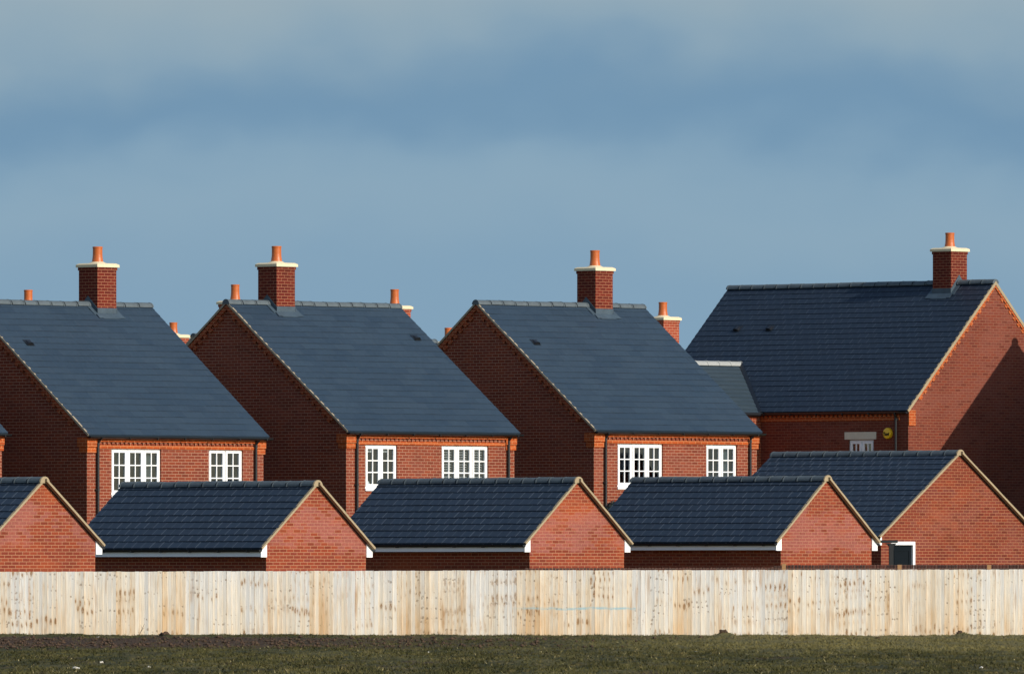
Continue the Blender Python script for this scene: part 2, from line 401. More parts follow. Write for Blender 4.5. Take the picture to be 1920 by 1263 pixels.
def ground_mat(name, blades):
    m, nt, b = new_mat(name)
    geo = N(nt, 'ShaderNodeNewGeometry')
    P = geo.outputs['Position']
    sep = nt.nodes.new('ShaderNodeSeparateXYZ'); nt.links.new(P, sep.inputs[0])
    X, Y = sep.outputs[0], sep.outputs[1]
    n1 = noise(nt, mapping(nt, P, (0.5, 0.05, 0.5)), 1.0, 5, 0.65)
    n2 = noise(nt, mapping(nt, P, (3.0, 0.5, 3.0)), 1.0, 4, 0.65)
    n3 = noise(nt, mapping(nt, P, (14, 4, 14)), 1.0, 3, 0.6)
    g = mix_col(nt, maprange(nt, n1, 0.35, 0.68), (0.036, 0.037, 0.013), (0.085, 0.078, 0.028))
    g = mix_col(nt, maprange(nt, n2, 0.45, 0.75), g, (0.125, 0.100, 0.042))
    g = mix_col(nt, math_node(nt, 'MULTIPLY', maprange(nt, n3, 0.35, 0.2), 0.8), g, (0.018, 0.018, 0.009))
    if not blades:
        s = mix_col(nt, n3, (0.026, 0.016, 0.010), (0.100, 0.062, 0.038))
        # bare turned soil: a wide band on the left, a narrow one on the right
        lo = maprange(nt, math_node(nt, 'ADD', Y, math_node(nt, 'MULTIPLY', math_node(nt, 'SUBTRACT', n1, 0.5), 40.0)), 208.0, 224.0)
        left = maprange(nt, X, 3.0, -6.0)
        band1 = math_node(nt, 'MULTIPLY', lo, left)
        lo2 = maprange(nt, math_node(nt, 'ADD', Y, math_node(nt, 'MULTIPLY', math_node(nt, 'SUBTRACT', n2, 0.5), 18.0)), 240.0, 247.0)
        sm = math_node(nt, 'MAXIMUM', band1, math_node(nt, 'MULTIPLY', lo2, 0.85))
        hi = maprange(nt, math_node(nt, 'ADD', Y, math_node(nt, 'MULTIPLY', math_node(nt, 'SUBTRACT', n2, 0.5), 5.0)), 248.5, 246.0)
        sm = math_node(nt, 'MULTIPLY', sm, hi)
        sm = math_node(nt, 'MULTIPLY', sm, maprange(nt, n2, 0.25, 0.5, 0.55, 1.0))
        patch = maprange(nt, noise(nt, mapping(nt, P, (0.8, 0.09, 0.8), (4, 4, 0)), 1.0, 4), 0.56, 0.68)
        sm = math_node(nt, 'MAXIMUM', sm, math_node(nt, 'MULTIPLY', patch, 0.7))
        g = mix_col(nt, sm, g, s)
    else:
        at = N(nt, 'ShaderNodeAttribute', attribute_name='dry')
        g = mix_col(nt, at.outputs['Fac'], g, (0.34, 0.29, 0.15))
    # drier, yellower sward towards the right, near the fence
    ry = math_node(nt, 'MULTIPLY', maprange(nt, X, -1.0, 7.0), maprange(nt, math_node(nt, 'ADD', Y, math_node(nt, 'MULTIPLY', math_node(nt, 'SUBTRACT', n1, 0.5), 40.0)), 200.0, 220.0))
    g = mix_col(nt, math_node(nt, 'MULTIPLY', ry, 0.6), g, (0.185, 0.155, 0.060))
    nt.links.new(g, b.inputs['Base Color'])
    b.inputs['Roughness'].default_value = 0.95
    b.inputs['Specular IOR Level'].default_value = 0.1
    if not blades:
        bp = N(nt, 'ShaderNodeBump', Strength=0.9, Distance=0.08)
        nt.links.new(math_node(nt, 'ADD', n3, n2), bp.inputs['Height'])
        nt.links.new(bp.outputs[0], b.inputs['Normal'])
    return m


M['ground'] = ground_mat('ground', False)
M['grass'] = ground_mat('grass', True)


# ------------------------------------------------------------------ mesh helper
class MB:
    def __init__(self):
        self.v = []; self.f = []; self.uv = []; self.mi = []; self.smooth = []

    def face(self, pts, uvs=None, mi=0, smooth=False):
        i = len(self.v)
        pts = [Vector(p) for p in pts]
        self.v.extend(pts)
        self.f.append(tuple(range(i, i + len(pts))))
        if uvs is None:
            n = Vector((0, 0, 0))
            for k in range(len(pts)):
                p, q = pts[k], pts[(k + 1) % len(pts)]
                n += Vector(((p.y - q.y) * (p.z + q.z), (p.z - q.z) * (p.x + q.x), (p.x - q.x) * (p.y + q.y)))
            if n.length > 1e-12:
                n.normalize()
            if abs(n.z) > 0.98:
                uvs = [(p.x, p.y) for p in pts]
            else:
                U = Vector((0, 0, 1)).cross(n).normalized()
                if (abs(U.x) > abs(U.y) and U.x < 0) or (abs(U.y) >= abs(U.x) and U.y < 0):
                    U = -U
                V = n.cross(U)
                if V.z < 0:
                    V = -V
                uvs = [(p.dot(U), p.dot(V)) for p in pts]
        self.uv.append(uvs); self.mi.append(mi); self.smooth.append(smooth)

    def box(self, p0, p1, mi=0, mapf=None):
        x0, y0, z0 = p0; x1, y1, z1 = p1
        c = [(x0, y0, z0), (x1, y0, z0), (x1, y1, z0), (x0, y1, z0), (x0, y0, z1), (x1, y0, z1), (x1, y1, z1), (x0, y1, z1)]
        if mapf:
            c = [mapf(*q) for q in c]
        self.hexa(c, mi)

    def hexa(self, c, mi=0):
        for q in ((0, 3, 2, 1), (4, 5, 6, 7), (0, 1, 5, 4), (1, 2, 6, 5), (2, 3, 7, 6), (3, 0, 4, 7)):
            self.face([c[k] for k in q], mi=mi)

    def prism(self, poly0, poly1, mi=0):
        n = len(poly0)
        self.face(list(reversed(poly0)), mi=mi); self.face(poly1, mi=mi)
        for k in range(n):
            j = (k + 1) % n
            self.face([poly0[k], poly0[j], poly1[j], poly1[k]], mi=mi)

    def tube(self, a, b, r, n=10, r2=None, mi=0, cap=True):
        a = Vector(a); b = Vector(b); r2 = r if r2 is None else r2
        d = (b - a).normalized()
        s = d.cross(Vector((0, 0, 1)))
        if s.length < 1e-4:
            s = Vector((1, 0, 0))
        s.normalize(); t = d.cross(s)
        A0 = [a + (s * math.cos(k / n * 6.2832) + t * math.sin(k / n * 6.2832)) * r for k in range(n)]
        B0 = [b + (s * math.cos(k / n * 6.2832) + t * math.sin(k / n * 6.2832)) * r2 for k in range(n)]
        for k in range(n):
            j = (k + 1) % n
            self.face([A0[k], A0[j], B0[j], B0[k]], mi=mi, smooth=True)
        if cap:
            self.face(list(reversed(A0)), mi=mi); self.face(B0, mi=mi)

    def lathe(self, c, prof, n=20, mi=0):
        c = Vector(c)
        for (r0, z0), (r1, z1) in zip(prof[:-1], prof[1:]):
            for k in range(n):
                t0 = k / n * 2 * math.pi; t1 = (k + 1) / n * 2 * math.pi
                pts = [c + Vector((r0 * math.cos(t0), r0 * math.sin(t0), z0)), c + Vector((r0 * math.cos(t1), r0 * math.sin(t1), z0)),
                       c + Vector((r1 * math.cos(t1), r1 * math.sin(t1), z1)), c + Vector((r1 * math.cos(t0), r1 * math.sin(t0), z1))]
                self.face(pts, uvs=[(0, 0)] * 4, mi=mi, smooth=True)

    def build(self, name, mats, parent=None, weld=False):
        me = bpy.data.meshes.new(name)
        me.from_pydata([tuple(p) for p in self.v], [], self.f)
        if not isinstance(mats, (list, tuple)):
            mats = [mats]
        for m in mats:
            me.materials.append(m)
        uvl = me.uv_layers.new(name='UVMap')
        flat = [c for poly in self.uv for uv in poly for c in uv]
        uvl.data.foreach_set('uv', flat)
        me.polygons.foreach_set('material_index', self.mi)
        me.polygons.foreach_set('use_smooth', self.smooth)
        if weld:
            bm = bmesh.new(); bm.from_mesh(me)
            bmesh.ops.remove_doubles(bm, verts=bm.verts, dist=1e-4)
            bmesh.ops.recalc_face_normals(bm, faces=bm.faces)
            bm.to_mesh(me); bm.free()
        me.update()
        o = bpy.data.objects.new(name, me)
        COL.objects.link(o)
        if parent is not None:
            o.parent = parent
        return o


def tag(o, label=None, cat=None, group=None, kind=None):
    if label: o['label'] = label
    if cat: o['category'] = cat
    if group: o['group'] = group
    if kind: o['kind'] = kind
    return o


def empty(name, loc, rz=0.0):
    o = bpy.data.objects.new(name, None)
    o.empty_display_size = 0.3
    COL.objects.link(o)
    o.location = loc
    o.rotation_euler = (0, 0, rz)
    return o


# ------------------------------------------------------------------ building kit
class Building:
    """Gabled building. Local x runs right-and-back, local y left-and-back.
    ridge 'x': the eaves wall faces -y.  ridge 'y': the gable faces -y and the eaves wall -x.
    r runs along the ridge, s across it."""

    def __init__(self, name, X0, Y0, ridge, L, W, zr, ze, ove, ovg, slate, gauge, brick, base=-0.3):
        self.ridge = ridge; self.L = L; self.W = W; self.zr = zr; self.ze = ze
        self.ove = ove; self.ovg = ovg; self.slate = slate; self.gauge = gauge; self.brick = brick; self.base = base
        self.tan = (zr - ze) / (W / 2 + ove)
        self.p = math.atan(self.tan)
        self.root = empty(name, (X0, Y0, 0.0), A)

    def P(self, r, s, z):
        return (r, s, z) if self.ridge == 'x' else (s, r, z)

    def roof_z(self, s):
        s = s if s <= self.W / 2 else self.W - s
        return self.zr - self.tan * (self.W / 2 - s)

    # walls -------------------------------------------------------------
    def wall_grid(self, mb, fn, x0, x1, z0, z1, holes):
        xs = sorted({x0, x1, *[h[0] for h in holes], *[h[2] for h in holes]})
        zs = sorted({z0, z1, *[h[1] for h in holes], *[h[3] for h in holes]})
        for i in range(len(xs) - 1):
            for j in range(len(zs) - 1):
                cx, cz = (xs[i] + xs[i + 1]) / 2, (zs[j] + zs[j + 1]) / 2
                if any(h[0] < cx < h[2] and h[1] < cz < h[3] for h in holes):
                    continue
                mb.face([fn(xs[i], zs[j]), fn(xs[i + 1], zs[j]), fn(xs[i + 1], zs[j + 1]), fn(xs[i], zs[j + 1])])
        for h in holes:      # brick reveals
            d = 0.10
            for (a, b_) in (((h[0], h[1]), (h[0], h[3])), ((h[2], h[1]), (h[2], h[3])), ((h[0], h[1]), (h[2], h[1])), ((h[0], h[3]), (h[2], h[3]))):
                mb.face([fn(*a), fn(*b_), fn(*b_, d), fn(*a, d)])

    def walls(self, eave_holes=(), gable_holes=()):
        P = self.P; L, W, b = self.L, self.W, self.base
        th = 0.05
        ztop = self.roof_z(0) - th
        zap = self.zr - th
        mb = MB()
        self.wall_grid(mb, lambda r, z, d=0.0: P(r, d, z), 0, L, b, ztop, list(eave_holes))
        self.wall_grid(mb, lambda r, z, d=0.0: P(r, W - d, z), 0, L, b, ztop, [])
        self.wall_grid(mb, lambda s, z, d=0.0: P(d, s, z), 0, W, b, ztop, list(gable_holes))
        self.wall_grid(mb, lambda s, z, d=0.0: P(L - d, s, z), 0, W, b, ztop, [])
        for r in (0, L):
            mb.face([P(r, 0, ztop), P(r, W, ztop), P(r, W / 2, zap)])
        o = mb.build('wall', M[self.brick], self.root)
        return o

    # roof --------------------------------------------------------------
    def roof(self, thick=0.045, ridge_mat='ridge_tile', ridge_r=0.12, skip_r=None, far_slope=True):
        mb = MB()
        cp, sp = math.cos(self.p), math.sin(self.p)
        SL = (self.W / 2 + self.ove) / cp
        g = self.gauge
        n = int(math.ceil(SL / g))
        r0, r1 = -self.ovg, self.L + self.ovg
        lip = {'house_slate': 0.010, 'end_tile': 0.011}.get(self.slate, 0.015)

        def pt(side, r, d, h):
            s = -self.ove + d * cp - h * sp
            z = self.ze + d * sp + h * cp
            if side:
                s = self.W - s
            return self.P(r, s, z)
        for side in (0, 1):
            for k in range(n):
                d0, d1 = k * g, min((k + 1) * g, SL)
                # a course is laid in short runs so its lower edge is not ruler straight
                m = max(1, int((r1 - r0) / 1.2))
                for q in range(m):
                    a, c = r0 + (r1 - r0) * q / m, r0 + (r1 - r0) * (q + 1) / m
                    l0 = lip + random.uniform(-0.003, 0.003)
                    mb.face([pt(side, a, d0, l0), pt(side, c, d0, l0), pt(side, c, d1, 0.0), pt(side, a, d1, 0.0)],
                            uvs=[(a, d0 + 1e-4), (c, d0 + 1e-4), (c, d1 - 1e-4), (a, d1 - 1e-4)])
                    mb.face([pt(side, a, d0, -0.004), pt(side, c, d0, -0.004), pt(side, c, d0, l0), pt(side, a, d0, l0)],
                            uvs=[(a, d0 + 0.1), (c, d0 + 0.1), (c, d0 + 0.11), (a, d0 + 0.11)])
            mb.face([pt(side, r0, 0, -thick), pt(side, r1, 0, -thick), pt(side, r1, SL, -thick), pt(side, r0, SL, -thick)])
            mb.face([pt(side, r0, 0, -thick), pt(side, r1, 0, -thick), pt(side, r1, 0, -0.004), pt(side, r0, 0, -0.004)])
            for r in (r0, r1):
                mb.face([pt(side, r, 0, -thick), pt(side, r, SL, -thick), pt(side, r, SL, 0.0), pt(side, r, 0, 0.0)])
        self.roof_o = mb.build('roof', M[self.slate], self.root)
        # ridge tiles: overlapping half-rounds
        step = 0.45
        spans = [(r0 - 0.01, r1 + 0.01)] if skip_r is None else [(r0 - 0.01, skip_r[0]), (skip_r[1], r1 + 0.01)]
        for (a, c) in spans:
            rb = MB()
            m = max(1, round((c - a) / step))
            for q in range(m):
                x0 = a + (c - a) * q / m
                x1 = a + (c - a) * (q + 1) / m
                dz = random.uniform(-0.006, 0.006)
                self.half_round(rb, x0 + 0.020, x1 - 0.050, ridge_r, dz)
                self.half_round(rb, x1 - 0.054, x1 - 0.022, ridge_r + 0.012, dz)
                self.half_round(rb, max(a, x0 - 0.024), x0 + 0.022, ridge_r - 0.016, dz, 1)
                if q == m - 1:
                    self.half_round(rb, x1 - 0.03, x1 + 0.002, ridge_r, dz)
                if q == 0:
                    self.half_round(rb, x0 - 0.002, x0 + 0.022, ridge_r, dz)
            rb.build('roof_ridge', [M[ridge_mat], M['joint_mortar']], self.roof_o)
        return self.roof_o

    def half_round(self, mb, a, c, rad, dz, mi=0):
        zc = self.zr - rad * 0.55 + dz
        s0 = self.W / 2
        n = 8
        ang = [math.pi * (k / n) for k in range(n + 1)]
        ring = [(s0 + rad * math.cos(t) * 1.08, zc + rad * math.sin(t)) for t in ang]
        for k in range(n):
            (sa_, za), (sb, zb) = ring[k], ring[k + 1]
            mb.face([self.P(a, sa_, za), self.P(c, sa_, za), self.P(c, sb, zb), self.P(a, sb, zb)], smooth=True, mi=mi)
        for r in (a, c):
            mb.face([self.P(r, s, z) for s, z in ring], mi=mi)

    # verge: mortar strip and undercloak along the gable edge -------------
    def verge(self, mat, h0=-0.075, h1=0.004, out=0.02, wob=0.004, out_far=None):
        cp, sp = math.cos(self.p), math.sin(self.p)
        SL = (self.W / 2 + self.ove) / cp
        for side in (0, 1):
            mb = MB()
            o_ = out if (side == 0 or out_far is None) else out_far
            ra, rb = -self.ovg - o_, -self.ovg + 0.04
            m = 14
            ws = [random.uniform(-wob, wob) for _ in range(m + 1)]
            for q in range(m):
                c = []
                for (e, h) in ((0, h0), (1, h0), (0, h1), (1, h1)):
                    d = SL * (q + e) / m
                    hh = h + (ws[q + e] if h == h1 else 0)
                    s = -self.ove + d * cp - hh * sp
                    z = self.ze + d * sp + hh * cp
                    if q == m - 1 and e == 1:      # mitre at the apex
                        s = self.W / 2
                        z = self.zr + hh / cp
                    c.append((self.W - s if side else s, z))
                (l0, l1, t0, t1) = c
                P = self.P
                mb.hexa([P(ra, *l0), P(rb, *l0), P(rb, *l1), P(ra, *l1), P(ra, *t0), P(rb, *t0), P(rb, *t1), P(ra, *t1)])
            mb.build('verge', M[mat], self.roof_o)

    def gutter(self, extra=0.05, side=0, rad=0.055):
        mb = MB()
        s = -self.ove - 0.035
        z = self.ze - 0.035
        n = 10
        a, c = -self.ovg - 0.01, self.L + self.ovg + extra
        S = lambda q: q if side == 0 else self.W - q
        ring = [(s + rad * math.cos(math.pi * (1 + k / n)), z + rad * math.sin(math.pi * (1 + k / n))) for k in range(n + 1)]
        ring2 = [(s + (rad - 0.006) * math.cos(math.pi * (1 + k / n)), z + (rad - 0.006) * math.sin(math.pi * (1 + k / n))) for k in range(n + 1)]
        for rg in (ring, ring2):
            for k in range(n):
                mb.face([self.P(a, S(rg[k][0]), rg[k][1]), self.P(c, S(rg[k][0]), rg[k][1]),
                         self.P(c, S(rg[k + 1][0]), rg[k + 1][1]), self.P(a, S(rg[k + 1][0]), rg[k + 1][1])], smooth=True)
        for r in (a, c):
            mb.face([self.P(r, S(q[0]), q[1]) for q in ring])
        # brackets
        r = a + 0.4
        while r < c:
            mb.box((r - 0.015, s - rad - 0.008, z - rad - 0.008), (r + 0.015, -0.001 if self.ove < 0.12 else s + rad, z - 0.02), mapf=lambda x, y, zz: self.P(x, S(y), zz))
            r += 0.95
        return mb.build('gutter', M['black_plastic'], self.root)

    def downpipe(self, r, side=0):
        mb = MB()
        s = -0.055
        S = lambda q: q if side == 0 else self.W - q
        zt = self.ze - 0.19
        mb.tube(self.P(r, S(-self.ove - 0.035), self.ze - 0.06), self.P(r, S(s), zt), 0.036)
        mb.tube(self.P(r, S(s), zt + 0.02), self.P(r, S(s), self.base), 0.036, n=12)
        z = zt - 0.02
        while z > self.base:
            mb.tube(self.P(r, S(s), z), self.P(r, S(s), z - 0.06), 0.044, n=12)
            mb.box((r - 0.06, -0.045, z - 0.05), (r + 0.06, -0.001, z - 0.01), mapf=lambda x, y, zz: self.P(x, S(y), zz))
            z -= 1.1
        return mb.build('downpipe', M['black_plastic'], self.root)

    # brick dressings of the houses ------------------------------------
    def eave_band(self):
        P = self.P
        zt = self.ze - 0.095
        mb = MB()
        bx = lambda p0, p1, mi=0: mb.box(p0, p1, mi, mapf=lambda x, y, z: P(x, y, z))
        a, c = 0.36, self.L - 0.36
        bx((a, -0.060, zt - 0.075), (c, -0.001, zt))
        r = a + 0.02
        while r < c - 0.08:
            bx((r, -0.034, zt - 0.148), (r + 0.075, -0.001, zt - 0.077), 1)
            r += 0.15
        bx((a, -0.026, zt - 0.235), (c, -0.001, zt - 0.150))
        mb.build('dentil_course', [M['orange_brick'], M['house_brick']], self.root)
        for (r0, r1) in ((-0.045, 0.355), (self.L - 0.355, self.L + 0.035)):
            kb = MB()
            kb.box((r0 + 0.03, -0.030, zt - 0.34), (r1, 0.26, zt - 0.20), mapf=lambda x, y, z: P(x, y, z))
            kb.box((r0, -0.060, zt - 0.198), (r1, 0.30, zt + 0.03), mapf=lambda x, y, z: P(x, y, z))
            kb.build('kneeler', M['orange_brick'], self.root)

    def gable_dentils(self, mat='gable_brick', step=0.235, proj=0.065, teeth=0.10, band=0.10):
        """corbelled band and teeth following the verge on the near gable"""
        cp, sp = math.cos(self.p), math.sin(self.p)
        SL = (self.W / 2) / cp
        for side in (0, 1):
            mb = MB()

            def q(rr, d, h):
                s = d * cp - h * sp
                z = self.roof_z(0) + d * sp + h * cp
                return self.P(rr, self.W - s if side else s, z)
            ra, rb = -proj, 0.002
            t0, t1 = -0.06 - band, -0.06
            e0, e1 = SL + t0 * self.tan - 0.002, SL + t1 * self.tan - 0.002
            mb.hexa([q(ra, 0.45, t0), q(rb, 0.45, t0), q(rb, e0, t0), q(ra, e0, t0), q(ra, 0.45, t1), q(rb, 0.45, t1), q(rb, e1, t1), q(ra, e1, t1)])
            d = 0.5
            ra2 = -proj + 0.012
            while d < SL - 0.4:
                a_, b_ = t0 - teeth, t0 - 0.002
                f_ = d + step * 0.5
                mb.hexa([q(ra2, d, a_), q(rb, d, a_), q(rb, f_, a_), q(ra2, f_, a_), q(ra2, d, b_), q(rb, d, b_), q(rb, f_, b_), q(ra2, f_, b_)])
                d += step
            mb.build('corbel_course', M[mat], self.root)

    def fascia(self, h=0.15):
        """white fascia boards with boxed ends, as on the garages"""
        P = self.P
        zt = self.ze - 0.045
        for side in (0, 1):
            mb = MB()
            S = (lambda q: q) if side == 0 else (lambda q: self.W - q)
            mp = lambda x, y, z: P(x, S(y), z)
            mb.box((0.002, -self.ove, zt - h), (self.L - 0.002, -self.ove + 0.022, zt), mapf=mp)
            mb.box((0.002, -self.ove + 0.022, zt - h), (self.L - 0.002, -0.001, zt - h + 0.012), mapf=mp)
            f = mb.build('fascia', M['fascia_paint'], self.root)
            for (r0, r1) in ((-0.028, 0.0), (self.L, self.L + 0.028)):
                eb = MB()
                zi = self.roof_z(0) - 0.065
                poly = [(-self.ove - 0.004, zt - h - 0.012), (-0.0, zt - h - 0.012), (0.0, zi), (-self.ove - 0.004, zt - 0.01)]
                eb.prism([P(r0, S(s), z) for s, z in poly], [P(r1, S(s), z) for s, z in poly])
                eb.build('box_end', M['white_paint'], f)

    # chimney -----------------------------------------------------------
    def chimney(self, rc, zcap, zpot, w=0.66, brick='stack_brick', capw=0.055, caph=0.10, detail=True):
        P = self.P
        h = w / 2
        s0 = self.W / 2
        zb = self.zr - h * self.tan - 0.25
        mb = MB()
        mb.box((rc - h, s0 - h, zb), (rc + h, s0 + h, zcap - caph), mapf=lambda x, y, z: P(x, y, z))
        mb.box((rc - h - 0.018, s0 - h - 0.018, zcap - caph - 0.075), (rc + h + 0.018, s0 + h + 0.018, zcap - caph - 0.001), mapf=lambda x, y, z: P(x, y, z))
        ch = mb.build('chimney', M[brick], self.roof_o)
        cb = MB()
        o = h + capw
        z0, z1, z2 = zcap - caph, zcap - 0.035, zcap
        lo = [P(rc + a * o, s0 + b * o, z0) for a, b in ((-1, -1), (1, -1), (1, 1), (-1, 1))]
        mi = [P(rc + a * o, s0 + b * o, z1) for a, b in ((-1, -1), (1, -1), (1, 1), (-1, 1))]
        hi = [P(rc + a * (o - 0.06), s0 + b * (o - 0.06), z2) for a, b in ((-1, -1), (1, -1), (1, 1), (-1, 1))]
        cb.face(lo); cb.face(hi)
        for A_, B_ in ((lo, mi), (mi, hi)):
            for k in range(4):
                j = (k + 1) % 4
                cb.face([A_[k], A_[j], B_[j], B_[k]])
        cb.lathe(P(rc, s0, zcap - 0.002), [(0.24, 0.0), (0.19, 0.022), (0.135, 0.05), (0.0, 0.052)], n=18)
        cb.build('chimney_cap', M['cap_stone'], ch)
        pb = MB()
        H = zpot - zcap
        pb.lathe(P(rc, s0, zcap - 0.01), [(0.150, 0), (0.149, 0.02), (0.140, H * 0.18), (0.127, H * 0.38), (0.121, H * 0.55), (0.120, H - 0.04), (0.127, H - 0.035), (0.128, H - 0.005),
                                          (0.120, H + 0.005), (0.100, H + 0.005), (0.095, H - 0.2)], n=28)
        pb.build('chimney_pot', M['pot_clay'], ch)
        if detail:
            self.flashing(rc, h, ch)
        return ch

    def flashing(self, rc, h, ch):
        """lead aprons, stepped side soakers and the upstand, front and back"""
        P = self.P
        s0 = self.W / 2
        cp, sp = math.cos(self.p), math.sin(self.p)
        mb = MB()
        for sg in (-1, 1):
            zb = self.zr - h * self.tan
            e = s0 + sg * (h + 0.012)
            # upstand
            mb.box((rc - h - 0.012, min(e, s0 + sg * h), zb - 0.03), (rc + h + 0.012, max(e, s0 + sg * h), zb + 0.15), mapf=lambda x, y, z: P(x, y, z))
            # apron, dressed over the slates
            for (x0, x1, d0, d1, lift) in ((rc - h - 0.06, rc + h + 0.12, 0.0, 0.19, 0.026), (rc - h + 0.05, rc + h - 0.08, 0.19, 0.22, 0.024)):
                pts = []
                for (x, d) in ((x0, d0), (x1, d0), (x1 + 0.05, d1), (x0 - 0.02, d1)):
                    s = s0 + sg * (h + d * cp + lift * sp)
                    z = zb - d * sp + lift * cp
                    pts.append((x, s, z))
                lo = [P(x, s - sg * 0.006 * sp, z - 0.006) for x, s, z in pts]
                mb.prism(lo, [P(*q) for q in pts])
        # side flashing against the stack: an inverted V standing 0.14 above the slates
        for sr in (-1, 1):
            x0 = rc + sr * h
            x1 = rc + sr * (h + 0.012)
            for sg in (-1, 1):
                pr = [(s0, self.zr + 0.20), (s0 + sg * (h + 0.02), self.zr - (h + 0.02) * self.tan + 0.14),
                      (s0 + sg * (h + 0.02), self.zr - (h + 0.02) * self.tan - 0.02), (s0, self.zr - 0.02)]
                mb.prism([P(x0, s, z) for s, z in pr], [P(x1, s, z) for s, z in pr])
                # soaker lying on the slates
                pr = []
                for (x, s) in ((x1, 0.0), (x1 + sr * 0.13, 0.0), (x1 + sr * 0.13, h + 0.05), (x1, h + 0.02)):
                    pr.append((x, s0 + sg * s, self.zr - s * self.tan + 0.03))
                mb.prism([P(x, s, z - 0.012) for x, s, z in pr], [P(*q) for q in pr])
        mb.build('flashing', M['lead'], ch)

    def vent(self, r, d):
        """small black hooded tile vent on the near slope, d metres up the slope"""
        cp, sp = math.cos(self.p), math.sin(self.p)
        mb = MB()

        def q(x, dd, h):
            return self.P(x, -self.ove + dd * cp - h * sp, self.ze + dd * sp + h * cp)
        n = 8
        ringA = [(r + 0.10 * math.cos(t), 0.075 * max(0.0, math.sin(t)) + 0.01) for t in [math.pi * k / n for k in range(n + 1)]]
        for k in range(n):
            (x0, h0), (x1, h1) = ringA[k], ringA[k + 1]
            mb.face([q(x0, d, h0), q(x1, d, h1), q(r + (x1 - r) * 0.7, d + 0.17, h1 * 0.35), q(r + (x0 - r) * 0.7, d + 0.17, h0 * 0.35)], smooth=True)
        mb.face([q(x, d + 0.008, h) for x, h in ringA])
        c = [q(r - 0.12, d - 0.03, 0.012), q(r + 0.12, d - 0.03, 0.012), q(r + 0.12, d + 0.2, 0.006), q(r - 0.12, d + 0.2, 0.006),
             q(r - 0.12, d - 0.03, 0.022), q(r + 0.12, d - 0.03, 0.022), q(r + 0.12, d + 0.2, 0.016), q(r - 0.12, d + 0.2, 0.016)]
        mb.hexa(c)
        mb.build('roof_vent', M['black_plastic'], self.roof_o)

    # window ------------------------------------------------------------
    def window(self, x0, z0, x1, z1, lights, rows=3, cols=2, blinds=None, sill=True, on_gable=False, glass='glass'):
        fn = (lambda r, d, z: self.P(r, d, z)) if not on_gable else (lambda s, d, z: self.P(d, s, z))
        mb = MB()
        bx = lambda p0, p1: mb.box(p0, p1, mapf=lambda x, y, z: fn(x, y, z))
        f = 0.05
        D0, D1 = 0.045, 0.105
        zs = z0 + (0.06 if sill else 0)
        # outer frame butted end to end
        bx((x0 + 0.004, D0, zs), (x0 + f, D1, z1 - 0.004)); bx((x1 - f, D0, zs), (x1 - 0.004, D1, z1 - 0.004))
        bx((x0 + f, D0, z1 - f), (x1 - f, D1, z1 - 0.004)); bx((x0 + f, D0, zs), (x1 - f, D1, zs + f))
        if sill:
            bx((x0 - 0.02, -0.035, z0), (x1 + 0.02, D1, zs - 0.001))
        ix0, ix1, iz0, iz1 = x0 + f, x1 - f, zs + f, z1 - f
        mull = 0.05
        lw = (ix1 - ix0 - mull * (lights - 1)) / lights
        cells = []
        for k in range(lights):
            a = ix0 + k * (lw + mull)
            c = a + lw
            if k < lights - 1:
                bx((c, D0 + 0.003, iz0), (c + mull, D1, iz1))
            # casement sash, a little proud of the frame
            sw = 0.058
            e0, e1 = D0 - 0.018, D0 + 0.03
            bx((a + 0.003, e0, iz0 + 0.003), (a + sw, e1, iz1 - 0.003)); bx((c - sw, e0, iz0 + 0.003), (c - 0.003, e1, iz1 - 0.003))
            bx((a + sw, e0, iz1 - sw), (c - sw, e1, iz1 - 0.003)); bx((a + sw, e0, iz0 + 0.003), (c - sw, e1, iz0 + sw))
            ga, gc, gz0, gz1 = a + sw, c - sw, iz0 + sw, iz1 - sw
            bw = 0.026
            for j in range(1, cols):
                xm = ga + (gc - ga) * j / cols
                bx((xm - bw / 2, e0 + 0.006, gz0), (xm + bw / 2, e1 - 0.004, gz1))
            for j in range(1, rows):
                zm = gz0 + (gz1 - gz0) * j / rows
                for q in range(cols):
                    xa = ga + (gc - ga) * q / cols + (bw / 2 if q else 0)
                    xb = ga + (gc - ga) * (q + 1) / cols - (bw / 2 if q < cols - 1 else 0)
                    bx((xa, e0 + 0.006, zm - bw / 2), (xb, e1 - 0.004, zm + bw / 2))
            cells.append((ga, gc, gz0, gz1))
        w = mb.build('window', M['white_paint'], self.root)
        for ga, gc, gz0, gz1 in cells:
            gb = MB()
            gb.face([fn(ga - 0.01, D0 + 0.012, gz0 - 0.01), fn(gc + 0.01, D0 + 0.012, gz0 - 0.01), fn(gc + 0.01, D0 + 0.012, gz1 + 0.01), fn(ga - 0.01, D0 + 0.012, gz1 + 0.01)])
            gb.build('glass', M[glass], w)
        # the room behind: back wall, sides, floor and ceiling
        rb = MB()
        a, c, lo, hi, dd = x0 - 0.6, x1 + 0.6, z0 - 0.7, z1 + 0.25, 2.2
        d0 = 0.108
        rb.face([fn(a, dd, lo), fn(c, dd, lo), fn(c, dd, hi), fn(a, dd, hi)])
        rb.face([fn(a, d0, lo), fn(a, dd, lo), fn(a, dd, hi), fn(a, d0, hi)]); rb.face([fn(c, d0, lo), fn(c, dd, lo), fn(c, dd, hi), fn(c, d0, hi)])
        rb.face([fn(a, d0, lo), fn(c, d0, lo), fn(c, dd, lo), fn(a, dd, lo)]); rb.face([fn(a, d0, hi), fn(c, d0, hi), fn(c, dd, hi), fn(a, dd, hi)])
        rb.build('room', M['room'], w)
